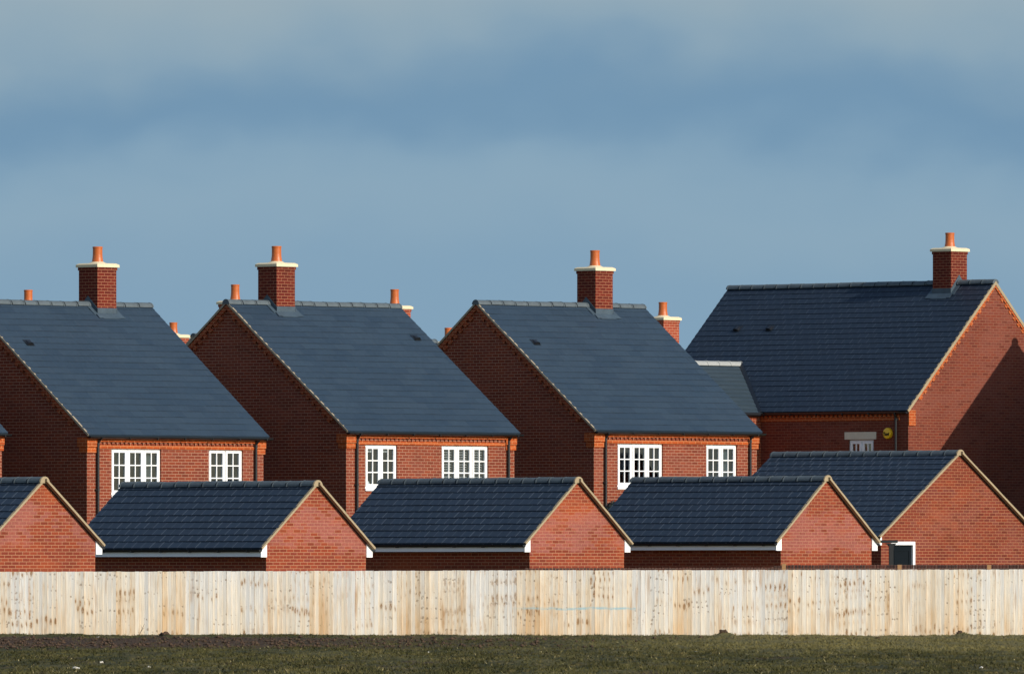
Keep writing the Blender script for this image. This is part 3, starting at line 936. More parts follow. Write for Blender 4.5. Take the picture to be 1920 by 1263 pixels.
        if blinds == 'slats':
            for ga, gc, gz0, gz1 in cells:
                sb = MB()
                z = gz0
                while z < gz1 + 0.02:
                    c8 = []
                    for (x, y, zz) in ((ga, 0.13, z), (gc, 0.13, z), (gc, 0.165, z + 0.016), (ga, 0.165, z + 0.016)):
                        c8.append(fn(x, y, zz))
                    up = [fn(x, y, zz + 0.006) for (x, y, zz) in ((ga, 0.13, z), (gc, 0.13, z), (gc, 0.165, z + 0.016), (ga, 0.165, z + 0.016))]
                    sb.prism(c8, up)
                    z += 0.062
                sb.build('blind', M['blind_slat'], w)
        elif blinds == 'rolled':
            for ga, gc, gz0, gz1 in cells:
                sb = MB()
                sb.box((ga - 0.02, 0.14, gz1 - 0.085), (gc - 0.07, 0.19, gz1 - 0.03), mapf=lambda x, y, z: fn(x, y, z))
                sb.build('blind', M['blind_slat'], w)
        elif blinds == 'curtain':
            sb = MB()
            for (ga, gc, gz0, gz1) in cells[-1:]:
                m = 16
                for k in range(m):
                    xa = ga - 0.02 + (gc - ga + 0.04) * k / m; xb = ga - 0.02 + (gc - ga + 0.04) * (k + 1) / m
                    ya = 0.2 + 0.03 * math.sin(k * 1.7); yb = 0.2 + 0.03 * math.sin((k + 1) * 1.7)
                    sb.face([fn(xa, ya, gz0 - 0.1), fn(xb, yb, gz0 - 0.1), fn(xb, yb, gz1 + 0.05), fn(xa, ya, gz1 + 0.05)])
            sb.build('curtain', M['curtain'], w)
        return w


M['curtain'] = plain_mat('curtain', (0.10, 0.13, 0.135), 0.9, 0.1, 0.5, 3.0)


# ------------------------------------------------------------------ the row of houses facing the sun
def ridge_end(b, rad=0.128):
    mb = MB()
    ring = [(b.W / 2 + rad * math.cos(math.pi * j / 10), b.zr - 0.066 + rad * math.sin(math.pi * j / 10)) for j in range(11)]
    mb.prism([b.P(-b.ovg - 0.018, s, z) for s, z in ring], [b.P(-b.ovg + 0.01, s, z) for s, z in ring])
    mb.build('ridge_end', M['ridge_tile'], b.roof_o)


def house(corner, Y0, apex, right, eave_y, label, chim, wins, pipes, vents, X0=None, full=True):
    if X0 is None:
        X0 = wx(corner, Y0)
    W = 2 * tv(apex[0], X0, Y0)
    L = tu(right, X0, Y0)
    zr = wz(apex[1] + 3, Y0 + W / 2 * ca)
    ove = 0.14
    ze = wz(eave_y, Y0 - 0.1)
    b = Building('brick_house', X0, Y0, 'x', L, W, zr, ze, ove, 0.075, 'house_slate', 0.245, 'house_brick')
    tag(b.root, label, 'house', 'brick houses in the front row')
    holes = []
    for (p0, p1, y0, hgt, lights, bl) in wins:
        x0, x1 = tu(p0, X0, Y0), tu(p1, X0, Y0)
        z1 = wz(y0, Y0 + (x0 + x1) / 2 * sa)
        holes.append((x0, z1 - hgt, x1, z1, lights, bl))
    b.walls(eave_holes=[h[:4] for h in holes])
    # chimney position along the ridge
    Xm, Ym = X0 - W / 2 * sa, Y0 + W / 2 * ca
    skip = None
    if chim:
        px, capy, poty = chim
        rc = tu(px, Xm, Ym)
        skip = (rc - 0.345, rc + 0.345)
    b.roof(skip_r=skip)
    b.verge('verge_dark', h0=-0.045, out=0.012)
    b.gutter()
    b.eave_band()
    b.gable_dentils()
    ridge_end(b)
    if chim:
        Yc = Ym + rc * sa
        b.chimney(rc, wz(capy, Yc), wz(poty, Yc))
    for h in holes:
        b.window(h[0], h[1], h[2], h[3], h[4], blinds=h[5])
    for px in pipes:
        b.downpipe(tu(px, X0, Y0))
    for (px, py) in vents:
        # find the point of the front slope seen at that pixel
        best = None
        for i in range(160):
            d = 0.2 + i * 0.03
            s = -ove + d * math.cos(b.p); z = ze + d * math.sin(b.p)
            bx, by = X0 - s * sa, Y0 + s * ca
            r = tu(px, bx, by)
            e = abs(wz(py, by + r * sa) - z)
            if best is None or e < best[0]:
                best = (e, r, d)
        b.vent(best[1], best[2])
    b.X0, b.Y0 = X0, Y0
    return b


H1 = house(163, 286, (-54, 561), 494, 814.5, 'large slate roofed brick house whose left gable is cut by the left border',
           (183, 494, 462), [(209, 302, 840, 1.20, 3, 'curtain'), (391.5, 455.5, 841, 1.20, 2, None)], (181, 477), [(57, 647)])
H2 = house(649, 293, (428, 562), 964.5, 807.5, 'brick house with its chimney near the left gable and a slatted blind in one window',
           (518.5, 493, 461), [(685, 745, 833, 1.16, 2, 'rolled'), (828, 916, 834.5, 1.16, 3, 'slats')], (667, 951), [(783, 637)])
H3 = house(1113.5, 301, (896, 563), 1419, 806, 'slate roofed brick house standing left of the navy roofed end house',
           (1115.5, 501, 469), [(1158, 1243, 831, 1.18, 3, None), (1324, 1382, 833, 1.18, 2, 'curtain')], (1133, 1404), [(1007, 646)])
# the house at the left border: only its right eaves corner is in the picture
L0 = H1.L
k0 = (3.5 - 960) / F
Y00 = 280.0
X00 = k0 * (Y00 + L0 * sa) - L0 * ca
b0 = Building('brick_house', X00, Y00, 'x', L0, H1.W, H1.zr - 0.02, wz(811, Y00 + L0 * sa), 0.14, 0.075, 'house_slate', 0.245, 'house_brick')
tag(b0.root, 'brick house at the left border of which only the eaves corner shows', 'house', 'brick houses in the front row')
h0_ = [(x_, wz(840, Y00 + x_ * sa) - 1.18, x_ + 1.2, wz(840, Y00 + x_ * sa)) for x_ in (0.85, 4.0)]
b0.walls(eave_holes=h0_)
for h_ in h0_:
    b0.window(*h_, 2)
b0.downpipe(0.30)
b0.roof(); b0.verge('verge_dark', h0=-0.045, out=0.012); b0.gutter(); b0.eave_band()

# ------------------------------------------------------------------ navy roofed end house with its low wing
Y4 = 316.0
X4 = wx(1703, Y4)
W4 = 2 * tu(1865, X4, Y4)
Xm, Ym = X4 + W4 / 2 * ca, Y4 + W4 / 2 * sa
L4 = tv(1369, Xm, Ym)
ze4 = wz(769, Y4)
b4 = Building('brick_house', X4, Y4, 'y', L4, W4, wz(527, Ym), ze4, 0.07, 0.03, 'end_tile', 0.205, 'end_house_brick')
tag(b4.root, 'large brick end house with navy tiled roof and a triangular shadow on its gable', 'house', 'brick houses in the front row')


def r4(px): return tv(px, X4, Y4)


w4 = (r4(1638), wz(824, Y4 + r4(1615) * ca) - 1.15, r4(1591), wz(824, Y4 + r4(1615) * ca))
b4.walls(eave_holes=[w4])
rc4 = tv(1781, Xm - 0, Ym)
b4.roof(skip_r=(rc4 - 0.345, rc4 + 0.345))
b4.verge('verge', h0=-0.07, out=0.014)
b4.gutter()
b4.gable_dentils(mat='orange_brick', teeth=0.07, step=0.24, proj=0.03, band=0.07)
Yc = Ym + rc4 * ca
b4.chimney(rc4, wz(465, Yc), wz(436, Yc))
b4.window(*w4, 2, blinds=None)
b4.downpipe(r4(1682))
for (px, py) in ((1380, 621), (1441, 620)):
    best = None
    for i in range(200):
        d = 0.2 + i * 0.03
        s = -b4.ove + d * math.cos(b4.p); z = ze4 + d * math.sin(b4.p)
        bx, by = X4 + s * ca, Y4 + s * sa
        r = tv(px, bx, by)
        e = abs(wz(py, by + r * ca) - z)
        if best is None or e < best[0]:
            best = (e, r, d)
    b4.vent(best[1], best[2])
mb = MB()
zl = w4[3]
mb.box((r4(1643), -0.012, zl + 0.01), (r4(1584), -0.001, zl + 0.21), mapf=lambda x, y, z: b4.P(x, y, z))
mb.build('lintel', M['stone_lintel'], b4.root)
# orange corbel at the eaves corner and a plain corbelled band on the shaded wall
mb = MB()
zt = b4.roof_z(0) - 0.06
mb.box((-0.03, 0.0, zt - 0.42), (-0.001, 0.27, zt), mapf=lambda x, y, z: b4.P(x, y, z))
mb.build('kneeler', M['orange_brick'], b4.root)
mb = MB()
mb.box((-0.03, b4.W - 0.27, zt - 0.42), (-0.001, b4.W, zt), mapf=lambda x, y, z: b4.P(x, y, z))
mb.build('kneeler', M['orange_brick'], b4.root)
mb = MB()
mb.box((0.30, -0.045, zt - 0.10), (L4, -0.001, zt), mapf=lambda x, y, z: b4.P(x, y, z))
r = 0.32
while r < L4 - 0.1:
    mb.box((r, -0.038, zt - 0.17), (r + 0.08, -0.001, zt - 0.102), mapf=lambda x, y, z: b4.P(x, y, z))
    r += 0.16
mb.box((0.30, -0.02, zt - 0.27), (L4, -0.001, zt - 0.172), mapf=lambda x, y, z: b4.P(x, y, z))
mb.build('dentil_course', M['orange_brick'], b4.root)

# the wing: its sunny wall meets the house wall at the valley foot, its ridge dies into the house roof
rw = r4(1426.5)
zwr = wz(681, Y4 + rw * ca + 1.0)
zwe = ze4
dw = 2.0                      # half depth of the wing
tw = (zwr - zwe) / dw
Lw = 4.2
mb = MB()
# walls (local x to the left is negative)
zt = zwe - 0.07
mb.face([(0, rw, -0.3), (-Lw, rw, -0.3), (-Lw, rw, zt), (0, rw, zt)])
mb.face([(0, rw + 2 * dw, -0.3), (-Lw, rw + 2 * dw, -0.3), (-Lw, rw + 2 * dw, zt), (0, rw + 2 * dw, zt)])
mb.face([(-Lw, rw, -0.3), (-Lw, rw + 2 * dw, -0.3), (-Lw, rw + 2 * dw, zt), (-Lw, rw + dw, zwr - 0.07), (-Lw, rw, zt)])
wing = mb.build('wing_wall', M['garage_brick'], b4.root)
mb = MB()
ps = math.atan(tw)
SLw = (dw + 0.07) / math.cos(ps)
nn = int(math.ceil(SLw / 0.20))


def x_valley(z):             # where the house's near slope stands at that height
    return -b4.ove + (z - ze4) / b4.tan


for side in (0, 1):
    for k in range(nn):
        d0, d1 = k * 0.20, min((k + 1) * 0.20, SLw)

        def q(x, d, h):
            y = rw - 0.07 + d * math.cos(ps) - h * math.sin(ps)
            z = zwe - 0.07 * tw + d * math.sin(ps) + h * math.cos(ps)
            if side:
                y = 2 * (rw + dw) - y
            return (x, y, z)
        za, zb = q(0, d0, 0)[2], q(0, d1, 0)[2]
        xa, xb = x_valley(za) + 0.03, x_valley(zb) + 0.03
        mb.face([q(-Lw, d0, 0.014), q(xa, d0, 0.014), q(xb, d1, 0), q(-Lw, d1, 0)], uvs=[(-Lw, d0 + 1e-4), (xa, d0 + 1e-4), (xb, d1 - 1e-4), (-Lw, d1 - 1e-4)])
        mb.face([q(-Lw, d0, -0.03), q(xa, d0, -0.03), q(xa, d0, 0.014), q(-Lw, d0, 0.014)], uvs=[(0, .1), (1, .1), (1, .11), (0, .11)])
wr = mb.build('wing_roof', M['link_slate'], b4.root)
mb = MB()
xr = x_valley(zwr) + 0.06
m = round((xr + Lw) / 0.45)
for k in range(m):
    x0 = -Lw + (xr + Lw) * k / m; x1 = -Lw + (xr + Lw) * (k + 1) / m
    for (a, c, rad) in ((x0 + 0.003, x1 - 0.012, 0.125), (x1 - 0.055, x1 + 0.005, 0.137)):
        ring = [(rw + dw + rad * math.cos(math.pi * j / 8) * 1.05, zwr - 0.05 + rad * math.sin(math.pi * j / 8)) for j in range(9)]
        for j in range(8):
            mb.face([(a, *ring[j]), (c, *ring[j]), (c, *ring[j + 1]), (a, *ring[j + 1])], smooth=True)
        mb.face([(a, *q_) for q_ in ring]); mb.face([(c, *q_) for q_ in ring])
mb.build('ridge_tiles', M['pale_ridge_tile'], wr)
mb = MB()
mb.tube((-Lw, rw - 0.10, zwe - 0.06), (-0.02, rw - 0.10, zwe - 0.06), 0.055)
mb.build('gutter', M['black_plastic'], b4.root)
# lead valley between wing roof and house roof
mb = MB()
za, zb = zwe - 0.05, zwr
ya, yb = rw - 0.03, rw + dw
for (x, y, z, x2, y2, z2) in ((x_valley(za), ya, za, x_valley(zb), yb, zb),):
    mb.prism([(x - 0.01, y, z + 0.02), (x + 0.06, y - 0.05, z + 0.085), (x2 + 0.06, y2 - 0.05, z2 + 0.085), (x2 - 0.01, y2, z2 + 0.02)],
             [(x - 0.01, y, z + 0.03), (x + 0.06, y - 0.05, z + 0.095), (x2 + 0.06, y2 - 0.05, z2 + 0.095), (x2 - 0.01, y2, z2 + 0.03)])
mb.build('valley', M['black_plastic'], wr)

# alarm box on the shaded wall of the end house
ra = r4(1666)
za = wz(812, Y4 + ra * ca)
al = empty('alarm_box', b4.root.matrix_world @ Vector((0, 0, 0)), A)
Xa, Ya = X4 - ra * sa, Y4 + ra * ca
al.location = (Xa, Ya, za)
tag(al, 'round yellow alarm box with dark lettering on the shaded brick wall', 'alarm')
mb = MB()
# a shallow dome facing local -x
prof = [(0.150, 0.0), (0.150, 0.05), (0.140, 0.072), (0.11, 0.085), (0.0, 0.09)]
n = 28
for (r0, d0), (r1, d1) in zip(prof[:-1], prof[1:]):
    for k in range(n):
        t0, t1 = k / n * 2 * math.pi, (k + 1) / n * 2 * math.pi
        pts = [(-d0, r0 * math.cos(t0), r0 * math.sin(t0)), (-d0, r0 * math.cos(t1), r0 * math.sin(t1)),
               (-d1, r1 * math.cos(t1), r1 * math.sin(t1)), (-d1, r1 * math.cos(t0), r1 * math.sin(t0))]
        mb.face(pts, smooth=True)
mb.build('cover', M['alarm_yellow'], al)
cu = bpy.data.curves.new('lettering', 'FONT')
cu.body = 'Tavi'; cu.size = 0.125; cu.align_x = 'CENTER'; cu.align_y = 'CENTER'; cu.extrude = 0.004; cu.offset = 0.004
to = bpy.data.objects.new('lettering', cu); COL.objects.link(to)
bpy.context.view_layer.update()
me = bpy.data.meshes.new_from_object(to.evaluated_get(bpy.context.evaluated_depsgraph_get()))
bpy.data.objects.remove(to)
lo = bpy.data.objects.new('lettering', me); COL.objects.link(lo)
me.materials.clear(); me.materials.append(M['alarm_ink'])
lo.parent = al
lo.location = (-0.094, 0.012, -0.02)
lo.rotation_euler = (R(90), 0, R(-90))

# ------------------------------------------------------------------ neighbour beyond the right border, throws its shadow on the end house
u = Vector((ca, sa, 0)); v = Vector((-sa, ca, 0))
su, sv, sz = SUN.dot(u), SUN.dot(v), SUN.z
us = tu(1903, X4, Y4)
zs = wz(638, Y4 + us * sa)
dgap = 5.0
t = dgap / (-sv)
uc, zc = us + t * su, zs + t * sz
L5 = 8.0
# its far gable stands dgap in front of the end house's gable
o5 = Vector((X4, Y4, 0)) + u * (uc - W4 / 2) - v * (dgap + L5)
b5 = Building('brick_house', o5.x, o5.y, 'y', L5, W4, zc, zc - (b4.zr - b4.ze), 0.07, 0.03, 'end_tile', 0.205, 'end_house_brick')
tag(b5.root, 'neighbouring brick house just beyond the right border, seen only by its shadow', 'house')
b5.walls(); b5.roof(); b5.verge('verge')


# ------------------------------------------------------------------ garages
def garage(corner, Y0, apex, right, ridge_end, eave, label, X0=None, W=None, L=None, brick='garage_brick', door=None, ove=0.19, gauge=0.24, mat='dark_tile'):
    X0 = wx(corner, Y0)
    if W is None:
        W = tu(right, X0, Y0)
    Xm, Ym = X0 + W / 2 * ca, Y0 + W / 2 * sa
    if L is None:
        L = tv(ridge_end, Xm, Ym)
    zr = wz(apex + 6, Ym)
    ze = wz(eave, Y0 - ove * sa)
    b = Building('brick_garage', X0, Y0, 'y', L, W, zr, ze, ove, 0.035, mat, gauge, brick)
    tag(b.root, label, 'garage', 'brick garages behind the fence')
    b.walls(gable_holes=[door] if door else [])
    b.roof(ridge_r=0.13)
    b.verge('verge', h0=-0.034, h1=0.014, out=0.025, wob=0.004, out_far=0.10)
    # rounded end of the ridge in the same mortar
    mb = MB()
    ring = [(W / 2 + 0.15 * math.cos(math.pi * j / 10), zr - 0.08 + 0.15 * math.sin(math.pi * j / 10)) for j in range(11)]
    mb.prism([b.P(-b.ovg - 0.034, s, z) for s, z in ring], [b.P(-b.ovg + 0.01, s, z) for s, z in ring])
    mb.build('ridge_end', M['verge'], b.roof_o)
    b.fascia()
    b.gutter(extra=0.0)
    b.gutter(extra=0.0, side=1)
    b.X0, b.Y0 = X0, Y0
    return b


G2 = garage(499, 270, 899, 686, 233, 1027, 'brick garage with pale salt stained gable before the gap between the two left houses')
W1 = 2 * (G2.W / 2)
Y1 = 262.5
X1 = wx(178.5, Y1 + W1 * sa) - W1 * ca
G1 = garage(960 + X1 / Y1 * F, Y1, 892.5, None, None, 1021, 'brick garage at the left border with part of its roof cut off by the frame', W=W1, L=5.6)
G3 = garage(993, 279, 892.5, 1170, 717.5, 1018, 'brick garage in the middle standing before the house with the slatted blind')
G4 = garage(1464, 287, 889.5, 1634, 1190, 1015.5, 'brick garage whose right white box end touches the wider garage behind it')
Y5 = 296.0
X5 = wx(1652, Y5)
W5 = 2 * tu(1798, X5, Y5)
dz5 = wz(1021, Y5 + 0.6)
door = (tu(1671, X5, Y5), -0.3, tu(1713, X5, Y5), dz5)
G5 = garage(1652, Y5, 841.5, None, 1452, 1006, 'wide brick garage at the right border with a dark white framed door in its gable', W=W5, brick='garage_plain_brick', door=door, ove=0.10, gauge=0.23)
mb = MB()
P5 = lambda x, y, z: (x, y, z)
f = 0.055
mb.box((door[0] - 0.03, -0.03, -0.3), (door[0] + f, 0.08, dz5)); mb.box((door[2] - f, -0.03, -0.3), (door[2] + 0.03, 0.08, dz5))
mb.box((door[0] - 0.03, -0.03, dz5), (door[2] + 0.03, 0.08, dz5 + f + 0.03))
fr = mb.build('door_frame', M['white_paint'], G5.root)
mb = MB()
mb.box((door[0] + f + 0.002, 0.03, -0.3), (door[2] - f - 0.002, 0.07, dz5 - 0.002))
xa, xb = door[0] + f + 0.08, door[2] - f - 0.08
for (z0, z1) in ((0.2, 1.0), (1.12, dz5 - 0.12)):
    mb.box((xa, 0.018, z0), (xb, 0.0295, z0 + 0.03)); mb.box((xa, 0.018, z1 - 0.03), (xb, 0.0295, z1))
    mb.box((xa, 0.018, z0 + 0.03), (xa + 0.03, 0.0295, z1 - 0.03)); mb.box((xb - 0.03, 0.018, z0 + 0.03), (xb, 0.0295, z1 - 0.03))
dr = mb.build('door', M['door_paint'], G5.root)

# black post with a short crossbar beside that door
Yp = 293.0
pp = empty('black_post', (wx(1671, Yp), Yp, 0.0), R(4))
tag(pp, 'black post with a short crossbar standing left of the white framed door', 'post')
sc_ = Yp / F
mb = MB(); mb.box((-0.055, -0.055, -0.2), (0.055, 0.055, wz(1018, Yp))); mb.build('post', M['black_plastic'], pp)
mb = MB()
mb.box((-26 * sc_, -0.06, wz(1017.5, Yp) + 0.004), (12 * sc_, 0.06, wz(1012, Yp)))
for q_ in (-1, 1):
    mb.prism([(0.056 * q_, -0.03, wz(1024, Yp)), (0.056 * q_, -0.03, wz(1018, Yp)), (0.14 * q_, -0.03, wz(1018, Yp))],
             [(0.056 * q_, 0.03, wz(1024, Yp)), (0.056 * q_, 0.03, wz(1018, Yp)), (0.14 * q_, 0.03, wz(1018, Yp))])
mb.build('crossbar', M['black_plastic'], pp)


# ------------------------------------------------------------------ second row of houses behind, mostly hidden
def back_house(chim_px, cap_y, pot_y, Y, left, right, label, W=6.6, rise=2.9, ridge_mat='ridge_tile'):
    """left/right: metres of ridge to either side of the chimney"""
    zcap = wz(cap_y, Y)
    zr = zcap - 1.0
    xc = wx(chim_px, Y)
    # chimney stands on the ridge at (left, W/2) in local axes
    X0 = xc - left * ca + W / 2 * sa
    Y0 = Y - left * sa - W / 2 * ca
    b = Building('brick_house', X0, Y0, 'x', left + right, W, zr, zr - rise, 0.14, 0.075, 'house_slate', 0.245, 'house_brick')
    tag(b.root, label, 'house', 'brick houses in the back row')
    b.walls()
    b.roof(skip_r=(left - 0.345, left + 0.345), ridge_mat=ridge_mat)
    b.verge('verge_dark', h0=-0.045, out=0.012)
    b.gutter()
    b.eave_band()
    b.gable_dentils()
    b.chimney(left, zcap, wz(pot_y, Y), brick='far_stack_brick')
    return b


back_house(53, 577, 543, 336, 4.3, 1.9, 'hidden back row house showing one orange pot above the leftmost large roof')
back_house(325, 627, 604, 362, 4.2, 1.6, 'back row house with white capped chimney peeping over the leftmost large roof slope')
back_house(441, 564, 533, 337, 1.62, 4.2, 'back row house behind the middle house with chimney pot left of the big chimney')
back_house(740, 573, 542, 343, 3.0, 1.62, 'back row house whose pot shows at the right ridge end of the middle house')
back_house(841, 640, 614, 366, 1.7, 4.0, 'back row house whose pot is half hidden by the left verge of a slate roof')
back_house(1243, 594, 566, 338, 3.9, 2.4, 'back row house with a sunlit orange chimney between two slate roofs', ridge_mat='pale_ridge_tile')

# ------------------------------------------------------------------ ornament on the sill of the middle house
hx, hz = tu(692, H2.X0, H2.Y0), wz(911, H2.Y0)
px_ = Vector((H2.X0, H2.Y0, 0)) + u * hx + v * 0.17
om = MB()
om.lathe((0, 0, 0), [(0.0, 0.0), (0.055, 0.0), (0.05, 0.05), (0.02, 0.12), (0.035, 0.15), (0.03, 0.19), (0.0, 0.205)], n=14)
om.lathe((0.10, 0.02, 0), [(0.0, 0.0), (0.06, 0.0), (0.035, 0.06), (0.012, 0.13), (0.0, 0.14)], n=14)
oo = om.build('ornament', M['ornament'])
oo.location = (px_.x, px_.y, hz)
tag(oo, 'small white ornament on the sill inside the narrow window of the middle house', 'ornament')

# ------------------------------------------------------------------ boundary fence
fe = empty('board_fence', (0, FENCE_Y, 0))
tag(fe, 'long pale featheredge timber fence with knots and brown stains along the field', 'fence')
mb = MB()
bwid = 0.1
i0 = -170
for i in range(i0, 171):
    xa = i * bwid
    zt = 1.405 + 0.0007 * i * 0.1 * 0 + np.interp(xa, [-11.2, 0, 11.2], [wz(1071.5, 255), wz(1068.5, 255), wz(1066.8, 255)]) - 1.405 + random.uniform(-0.005, 0.005)
    zb = -0.25
    lean = random.uniform(-0.003, 0.003)
    tl, tr = 0.006, 0.026 + random.uniform(-0.004, 0.004)
    yb = random.uniform(-0.004, 0.002)
    # thick edge at the right, overlapping the thin edge of the next board
    c = [(xa + 0.0, yb - tl, zb), (xa + bwid - 0.002, yb - tr, zb), (xa + bwid - 0.002, yb + 0.012, zb), (xa, yb + 0.012, zb),
         (xa + lean, yb - tl, zt), (xa + bwid - 0.002 + lean, yb - tr, zt), (xa + bwid - 0.002 + lean, yb + 0.012, zt), (xa + lean, yb + 0.012, zt)]
    mb.hexa(c)
mb.build('boarding', M['fence_wood'], fe)
mb = MB()
for z in (0.2, 0.75, 1.2):
    mb.box((-17, 0.016, z), (17.1, 0.075, z + 0.07))
mb.build('rail', M['post_wood'], fe)
posts = [(1470, 1056), (1687, 1058), (1855, 1058)]
for px, py in posts:
    mb = MB(); x = wx(px, FENCE_Y)
    mb.box((x - 0.045, 0.078, -0.25), (x + 0.045, 0.175, wz(py, FENCE_Y)))
    mb.build('post', M['post_wood'], fe)
for px in (-100, 150, 400, 640, 880, 1100, 1290, 2080):
    mb = MB(); x = wx(px, FENCE_Y)
    mb.box((x - 0.045, 0.078, -0.25), (x + 0.045, 0.175, 1.36))
    mb.build('post', M['post_wood'], fe)

# garden wall with dark soldier coping just behind the fence on the right
YW = 258.0
gw = empty('garden_wall', (0, YW, 0))
tag(gw, 'low brick garden wall with dark brick on edge coping just behind the fence', 'wall')
mb = MB()
xa, xb = wx(985, YW), wx(2100, YW)
xm = wx(1466, YW)
mb.box((xa, 0.0, -0.3), (xb, 0.215, wz(1070, YW)))
mb.build('wall', M['garage_plain_brick'], gw)
mb = MB()
x = xa
while x < xb:
    top = np.interp(x, [xa, xm - 0.3, xm, xb], [wz(1064.5, YW), wz(1062.5, YW), wz(1058.5, YW), wz(1057.8, YW)]) + random.uniform(-0.004, 0.004)
    mb.box((x, -0.012 + random.uniform(-0.003, 0.003), wz(1070, YW) + 0.002), (x + 0.064, 0.227, top))
    x += 0.075
mb.build('coping', M['coping_brick'], gw)

# dark clipped bush showing beside the roof of the fourth garage
YB = 297.0
bu = empty('round_bush', (wx(1149, YB), YB, 0))
tag(bu, 'small dark round bush left of the fourth garage roof, against the sunny brick wall', 'bush')
mb = MB()
topz = wz(938, YB)
cz = topz - 0.45
for k in range(5200):
    d = Vector((random.gauss(0, 1), random.gauss(0, 1), random.gauss(0, 1))).normalized()
    rad = random.uniform(0.7, 1.0)
    c = Vector((d.x * 0.25 * rad, d.y * 0.25 * rad, cz + d.z * 0.45 * rad))
    t1 = Vector((random.gauss(0, 1), random.gauss(0, 1), random.gauss(0, 1))).normalized() * 0.022
    t2 = d.cross(t1).normalized() * 0.014
    mb.face([c - t1, c + t2, c + t1, c - t2], uvs=[(0, 0)] * 4)
mb.build('foliage', M['bush_leaf'], bu)
mb = MB(); mb.tube((0, 0, -0.2), (0, 0, cz), 0.035, n=8, r2=0.02); mb.build('stem', M['bark'], bu)


# ------------------------------------------------------------------ ground: one sheet to the horizon
def vnoise(x, y, seed):
    xi = np.floor(x).astype(int); yi = np.floor(y).astype(int)
    fx = x - xi; fy = y - yi
    fx = fx * fx * (3 - 2 * fx); fy = fy * fy * (3 - 2 * fy)

    def h(a, b):
        n = (a * 374761393 + b * 668265263 + seed * 1442695041) & 0xffffffff
        n = ((n ^ (n >> 13)) * 1274126177) & 0xffffffff
        return ((n ^ (n >> 16)) & 0xffff) / 65535.0
    return (h(xi, yi) * (1 - fx) + h(xi + 1, yi) * fx) * (1 - fy) + (h(xi, yi + 1) * (1 - fx) + h(xi + 1, yi + 1) * fx) * fy


def ground_z(x, y):
    near = np.clip((y - 130) / 15, 0, 1) * np.clip((257.5 - y) / 2.0, 0, 1) * np.clip((24 - np.abs(x)) / 4, 0, 1)
    z = 0.05 * (vnoise(x * 0.6, y * 0.12, 1) - 0.5) + 0.05 * (vnoise(x * 2.3, y * 0.7, 2) - 0.5) + 0.045 * (vnoise(x * 6, y * 1.5, 3) - 0.5) + 0.03 * (vnoise(x * 15, y * 4, 4) - 0.5)
    # spoil bank along the fence
    lf = 0.35 + 0.65 * np.clip((2 - x) / 9, 0, 1)
    st = np.clip((y - 246.5) / 4.5, 0, 1)
    bank = 0.055 * st * st * (3 - 2 * st) * (0.5 + 0.5 * lf) + np.exp(-((y - 245.5) / 2.0) ** 2) * lf * (0.0 + 0.04 * vnoise(x * 0.5, y * 0.1, 5) ** 1.5 + 0.08 * (vnoise(x * 3.1, y * 1.2, 6) - 0.45) + 0.06 * (vnoise(x * 11, y * 2.5, 7) - 0.5))
    bank2 = np.exp(-((y - 238) / 6.0) ** 2) * lf * 0.05 * vnoise(x * 1.7, y * 0.5, 8)
    z = z * 0.7 + bank + bank2
    # heaps seen at the foot of the fence
    for (px, py, h, w) in ((285, 249.5, 0.05, 0.55), (1357, 250.5, 0.08, 0.18), (1372, 250.0, 0.04, 0.22), (1800, 250.5, 0.07, 0.13), (1812, 250.0, 0.03, 0.25), (310, 249, 0.04, 0.18), (1845, 250, 0.02, 0.3)):
        cx = (px - 960) / F * py
        z = z + h * np.exp(-((x - cx) / w) ** 2 - ((y - py) / 0.8) ** 2) * (0.75 + 0.5 * vnoise(x * 12, y * 5, 9))
    return z * near


xs = np.concatenate([[-6000, -1500, -300, -80, -40], np.arange(-24, -13.4, 0.3), np.arange(-13.4, 13.41, 0.055), np.arange(13.7, 24.01, 0.3), [40, 80, 300, 1500, 6000]])
ys = np.concatenate([[-800, -100, 0, 60, 105], np.arange(125, 236, 0.8), np.arange(236, 256, 0.25), [258, 270, 300, 400, 900, 3000, 9000]])
gx, gy = np.meshgrid(xs, ys)
gz = ground_z(gx, gy)
verts = np.stack([gx.ravel(), gy.ravel(), gz.ravel()], 1)
nx, ny = len(xs), len(ys)
idx = np.arange(nx * ny).reshape(ny, nx)
faces = np.stack([idx[:-1, :-1].ravel(), idx[:-1, 1:].ravel(), idx[1:, 1:].ravel(), idx[1:, :-1].ravel()], 1)


def np_mesh(name, verts, faces, mat, smooth=True):
    me = bpy.data.meshes.new(name)
    me.vertices.add(len(verts)); me.vertices.foreach_set('co', verts.astype(np.float32).ravel())
    k = faces.shape[1]
    me.loops.add(faces.size); me.loops.foreach_set('vertex_index', faces.astype(np.int32).ravel())
    me.polygons.add(len(faces)); me.polygons.foreach_set('loop_start', np.arange(0, faces.size, k, dtype=np.int32))
    me.polygons.foreach_set('use_smooth', np.full(len(faces), smooth))
    me.update(calc_edges=True)
    me.materials.append(mat)
    o = bpy.data.objects.new(name, me); COL.objects.link(o)
    return o


gr = np_mesh('ground', verts, faces, M['ground'])
tag(gr, kind='structure')

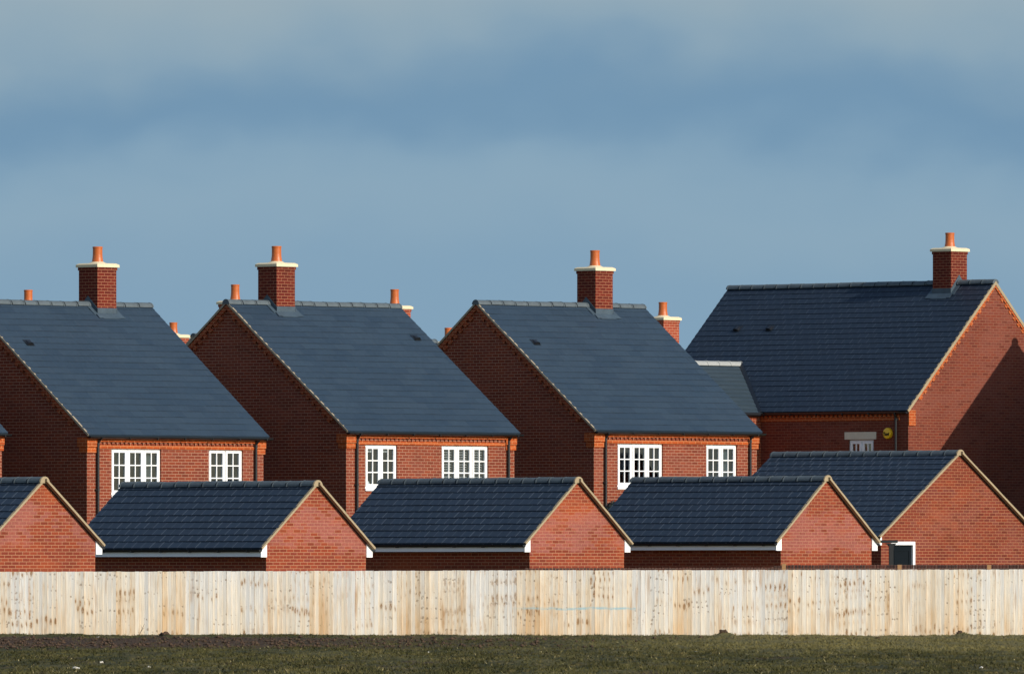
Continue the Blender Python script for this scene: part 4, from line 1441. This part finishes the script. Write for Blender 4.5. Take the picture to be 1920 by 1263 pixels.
# grass: short tufts over the visible strip
n = 90000
ty = rng.uniform(150, 254.6, n)
tx = rng.uniform(-1, 1, n) * (0.0436 * ty * 1.22 + 1.0)
leftness = np.clip((2 - tx) / 7, 0, 1)
soil = np.clip((ty - 214) / 8, 0, 1) * leftness
soil = np.maximum(soil, 0.8 * np.clip((ty - 243) / 3, 0, 1) * (vnoise(tx * 1.1, ty * 0.4, 31) > 0.35))
soil *= np.clip((248.2 - ty) / 1.5, 0, 1)
clump = vnoise(tx * 1.3, ty * 0.18, 21) * 0.6 + vnoise(tx * 5, ty * 0.8, 22) * 0.5
keep = rng.uniform(0, 1, n) < np.clip(clump * 1.35 - 0.1, 0.05, 1) * (1 - 0.9 * soil)
tx, ty, clump = tx[keep], ty[keep], clump[keep]
n = len(tx)
tz = ground_z(tx, ty)
V, Fc, dry = [], [], []
for kbl in range(4):
    ang = rng.uniform(0, 2 * np.pi, n)
    hgt = (0.012 + 0.030 * rng.uniform(0, 1, n) ** 2.0) * (0.5 + clump)
    wdt = rng.uniform(0.006, 0.016, n)
    ox, oy = rng.normal(0, 0.04, n), rng.normal(0, 0.10, n)
    lx, ly = rng.normal(0, 0.035, n), rng.normal(0, 0.035, n)
    dx, dy = np.cos(ang) * wdt, np.sin(ang) * wdt
    b0_ = np.stack([tx + ox - dx, ty + oy - dy, tz - 0.01], 1)
    b1_ = np.stack([tx + ox + dx, ty + oy + dy, tz - 0.01], 1)
    tp = np.stack([tx + ox + lx, ty + oy + ly, tz + hgt], 1)
    V.append(np.stack([b0_, b1_, tp], 1).reshape(-1, 3))
    dd = (rng.uniform(0, 1, n) < 0.02) * rng.uniform(0.3, 1.0, n)
    dry.append(np.repeat(dd, 3))
V = np.concatenate(V); dry = np.concatenate(dry)
Fc = np.arange(len(V)).reshape(-1, 3)
go = np_mesh('grass', V, Fc, M['grass'], smooth=False)
at = go.data.attributes.new('dry', 'FLOAT', 'POINT')
at.data.foreach_set('value', dry.astype(np.float32))
tag(go, 'short rough olive grass growing over the field', 'grass', kind='stuff')


# crumbs of turned soil on the bare band
nc = 9000
cy = rng.uniform(206, 247.5, nc); cx = rng.uniform(-13, 13, nc)
lf = np.clip((3 - cx) / 8, 0.0, 1)
ok = rng.uniform(0, 1, nc) < np.maximum(lf * np.clip((cy - 212) / 10, 0, 1), 0.35 * np.clip((cy - 243) / 4, 0, 1)) * np.clip(vnoise(cx * 0.9, cy * 0.2, 51) * 1.6, 0, 1)
cx, cy = cx[ok], cy[ok]; nc = len(cx)
cz_ = ground_z(cx, cy)
octa = np.array([[1, 0, 0], [-1, 0, 0], [0, 1, 0], [0, -1, 0], [0, 0, 1], [0, 0, -0.6]], float)
of = np.array([[0, 2, 4], [2, 1, 4], [1, 3, 4], [3, 0, 4], [2, 0, 5], [1, 2, 5], [3, 1, 5], [0, 3, 5]])
sz_ = 0.012 + 0.045 * rng.uniform(0, 1, nc) ** 2.5
vv_ = octa[None] * (sz_[:, None, None] * rng.uniform(0.6, 1.3, (nc, 6, 3))) * np.array([1.2, 1.2, 0.8])
vv_ = vv_ + np.stack([cx, cy, cz_ + sz_ * 0.3], 1)[:, None, :]
ls = np_mesh('loose_soil', vv_.reshape(-1, 3), (of[None] + 6 * np.arange(nc)[:, None, None]).reshape(-1, 3), M['soil'], smooth=False)
tag(ls, 'crumbly dark turned soil along the foot of the fence', 'soil', kind='stuff')


# clods, stones and a twig
def lump(name, px, Y, size, mat, label, cat, group, sq=0.7, up=0.0):
    bm = bmesh.new()
    bmesh.ops.create_icosphere(bm, subdivisions=3, radius=1.0)
    ph = random.uniform(0, 9)
    for vv in bm.verts:
        c = vv.co
        k = 1 + 0.35 * math.sin(c.x * 3.1 + ph) * math.sin(c.y * 2.7 + ph * 2) + 0.16 * math.sin(c.z * 5 + c.x * 6 + ph) + random.uniform(-0.07, 0.07)
        vv.co = Vector((c.x * k, c.y * k, c.z * k * sq)) * size
    me = bpy.data.meshes.new(name); bm.to_mesh(me); bm.free()
    me.materials.append(mat)
    o = bpy.data.objects.new(name, me); COL.objects.link(o)
    x = wx(px, Y)
    o.location = (x, Y, float(ground_z(np.array([x]), np.array([Y]))[0]) + size * sq * 0.1 + up)
    o.rotation_euler = (0, 0, random.uniform(0, 6))
    tag(o, label, cat, group)
    return o


lump('soil_clod', 1356, 250.2, 0.075, M['soil'], 'dark clod of earth on the small heap right of the middle of the fence', 'clod', 'clods of earth by the fence')
lump('soil_clod', 1799, 250.2, 0.07, M['soil'], 'dark clod of earth on the heap near the right border', 'clod', 'clods of earth by the fence')
lump('soil_clod', 308, 249.0, 0.085, M['soil'], 'dark clod of earth on the bank near the twig', 'clod', 'clods of earth by the fence')
lump('soil_clod', 1646, 247.5, 0.06, M['soil'], 'dark clod of earth below the fence left of the timber posts', 'clod', 'clods of earth by the fence')
for (px, py, s, lb) in ((184, 1197, .035, 'white stone at the foot of the bank on the left'), (142, 1253, .05, 'pale stone in the grass near the bottom left corner'),
                        (190, 1243, .028, 'small stone right of the pale stone at lower left'), (279, 1250, .03, 'small stone in the grass below the dark bank'),
                        (550, 1244, .03, 'thin pale stone on the grass left of the middle'), (804, 1222, .03, 'tan stone on the grass below the middle garage'),
                        (1306, 1220, .035, 'buff stone on the grass below the earth heap'), (1840, 1250, .03, 'pale stone in the grass at lower right'),
                        (1581, 1199, .025, 'white stone near the fence at right')):
    Y = F * CZ / (py - HY)
    lump('field_stone', px, min(Y, 250), s, M['pebble'], lb, 'stone', 'stones in the field', sq=0.6)
mb = MB()
pts = [Vector((0, 0, -0.05)), Vector((0.04, 0, 0.08)), Vector((0.075, 0.01, 0.15)), Vector((0.125, 0.0, 0.26))]
for k in range(3):
    mb.tube(pts[k], pts[k + 1], 0.009 - k * 0.002, n=6, r2=0.007 - k * 0.002)
mb.tube(pts[1], pts[1] + Vector((0.08, 0, 0.10)), 0.005, n=6, r2=0.002)
mb.tube(pts[2], pts[2] + Vector((-0.03, 0, 0.09)), 0.004, n=6, r2=0.002)
tw_ = mb.build('twig', M['bark'])
tw_.location = (wx(260, 252), 252, float(ground_z(np.array([wx(260, 252)]), np.array([252.0]))[0]))
tag(tw_, 'thin bare twig leaning against the fence on the left', 'twig')

# ------------------------------------------------------------------ sky
w = bpy.data.worlds.new('World'); scene.world = w
w.use_nodes = True
nt = w.node_tree
bg = nt.nodes['Background']
sky = N(nt, 'ShaderNodeTexSky', sky_type='NISHITA')
sky.sun_disc = False
sky.sun_elevation = SUN_EL
sky.sun_rotation = math.atan2(SUN.x, SUN.y)
sky.air_density = 1.0; sky.dust_density = 0.6; sky.ozone_density = 1.2
SKY_STRENGTH = 0.15
tc = N(nt, 'ShaderNodeTexCoord')
D = tc.outputs['Generated']
sp = nt.nodes.new('ShaderNodeSeparateXYZ'); nt.links.new(D, sp.inputs[0])
n_a = noise(nt, mapping(nt, D, (26, 26, 40), (1.3, 0, 2.1)), 1.0, 3, 0.5)
n_b = noise(nt, mapping(nt, D, (60, 60, 110), (3, 5, 1)), 1.0, 4, 0.55)
n_c = noise(nt, mapping(nt, D, (48, 48, 58), (7.7, 1, 3.2)), 1.0, 3, 0.5)
el = math_node(nt, 'MULTIPLY', sp.outputs[2], 1.0 / 0.06)
tcl = math_node(nt, 'ADD', el, math_node(nt, 'MULTIPLY', math_node(nt, 'SUBTRACT', n_a, 0.5), 0.26))
tcl = math_node(nt, 'ADD', tcl, math_node(nt, 'MULTIPLY', math_node(nt, 'SUBTRACT', n_b, 0.5), 0.10))
tcl = math_node(nt, 'ADD', tcl, math_node(nt, 'MULTIPLY', math_node(nt, 'SUBTRACT', n_c, 0.5), 0.22))
ramp = nt.nodes.new('ShaderNodeValToRGB'); nt.links.new(tcl, ramp.inputs[0])
cr = ramp.color_ramp


def lin(c):
    return tuple(((x / 255) / 12.92 if x / 255 <= 0.04045 else ((x / 255 + 0.055) / 1.055) ** 2.4) for x in c)


stops = [(0.0, (135, 166, 189)), (0.38, (127, 160, 185)), (0.50, (141, 169, 188)), (0.58, (134, 165, 187)), (0.64, (113, 149, 178)), (0.69, (117, 151, 178)), (0.755, (139, 166, 184)), (0.86, (155, 174, 184)), (1.0, (160, 176, 184))]
cr.elements[0].position = stops[0][0]; cr.elements[0].color = (*lin(stops[0][1]), 1)
cr.elements[1].position = stops[-1][0]; cr.elements[1].color = (*lin(stops[-1][1]), 1)
for p_, c_ in stops[1:-1]:
    e = cr.elements.new(p_); e.color = (*lin(c_), 1)
cr.interpolation = 'B_SPLINE'
cloud = mix_col(nt, 1.0, ramp.outputs[0], (1 / SKY_STRENGTH,) * 3, 'MULTIPLY')
cloudmask = maprange(nt, sp.outputs[2], 0.10, 0.30, 1.0, 0.0)
fac = math_node(nt, 'MULTIPLY', cloudmask, maprange(nt, sp.outputs[1], -0.2, 0.3))
col = mix_col(nt, fac, sky.outputs[0], cloud)
nt.links.new(col, bg.inputs[0])
bg.inputs[1].default_value = SKY_STRENGTH

sun = bpy.data.lights.new('sun', 'SUN')
sun.energy = 4.8
sun.angle = R(0.53)
sun.color = (1.0, 0.93, 0.82)
so = bpy.data.objects.new('sun', sun); COL.objects.link(so)
so.rotation_euler = (-SUN).to_track_quat('-Z', 'Y').to_euler()
so.location = SUN * 100

cam = bpy.data.cameras.new('camera')
cam.sensor_fit = 'HORIZONTAL'; cam.sensor_width = 36.0
cam.lens = F / 1920.0 * 36.0
cam.shift_y = (HY - 631.5) / 1920.0
cam.clip_start = 1.0; cam.clip_end = 20000.0
co = bpy.data.objects.new('camera', cam); COL.objects.link(co)
co.location = (0, 0, CZ)
co.rotation_euler = (R(90), 0, 0)
scene.camera = co

scene.view_settings.view_transform = 'Standard'
scene.view_settings.look = 'None'
scene.view_settings.exposure = 0.0
scene.view_settings.gamma = 1.0
scene.cycles.max_bounces = 8
scene.cycles.transparent_max_bounces = 12
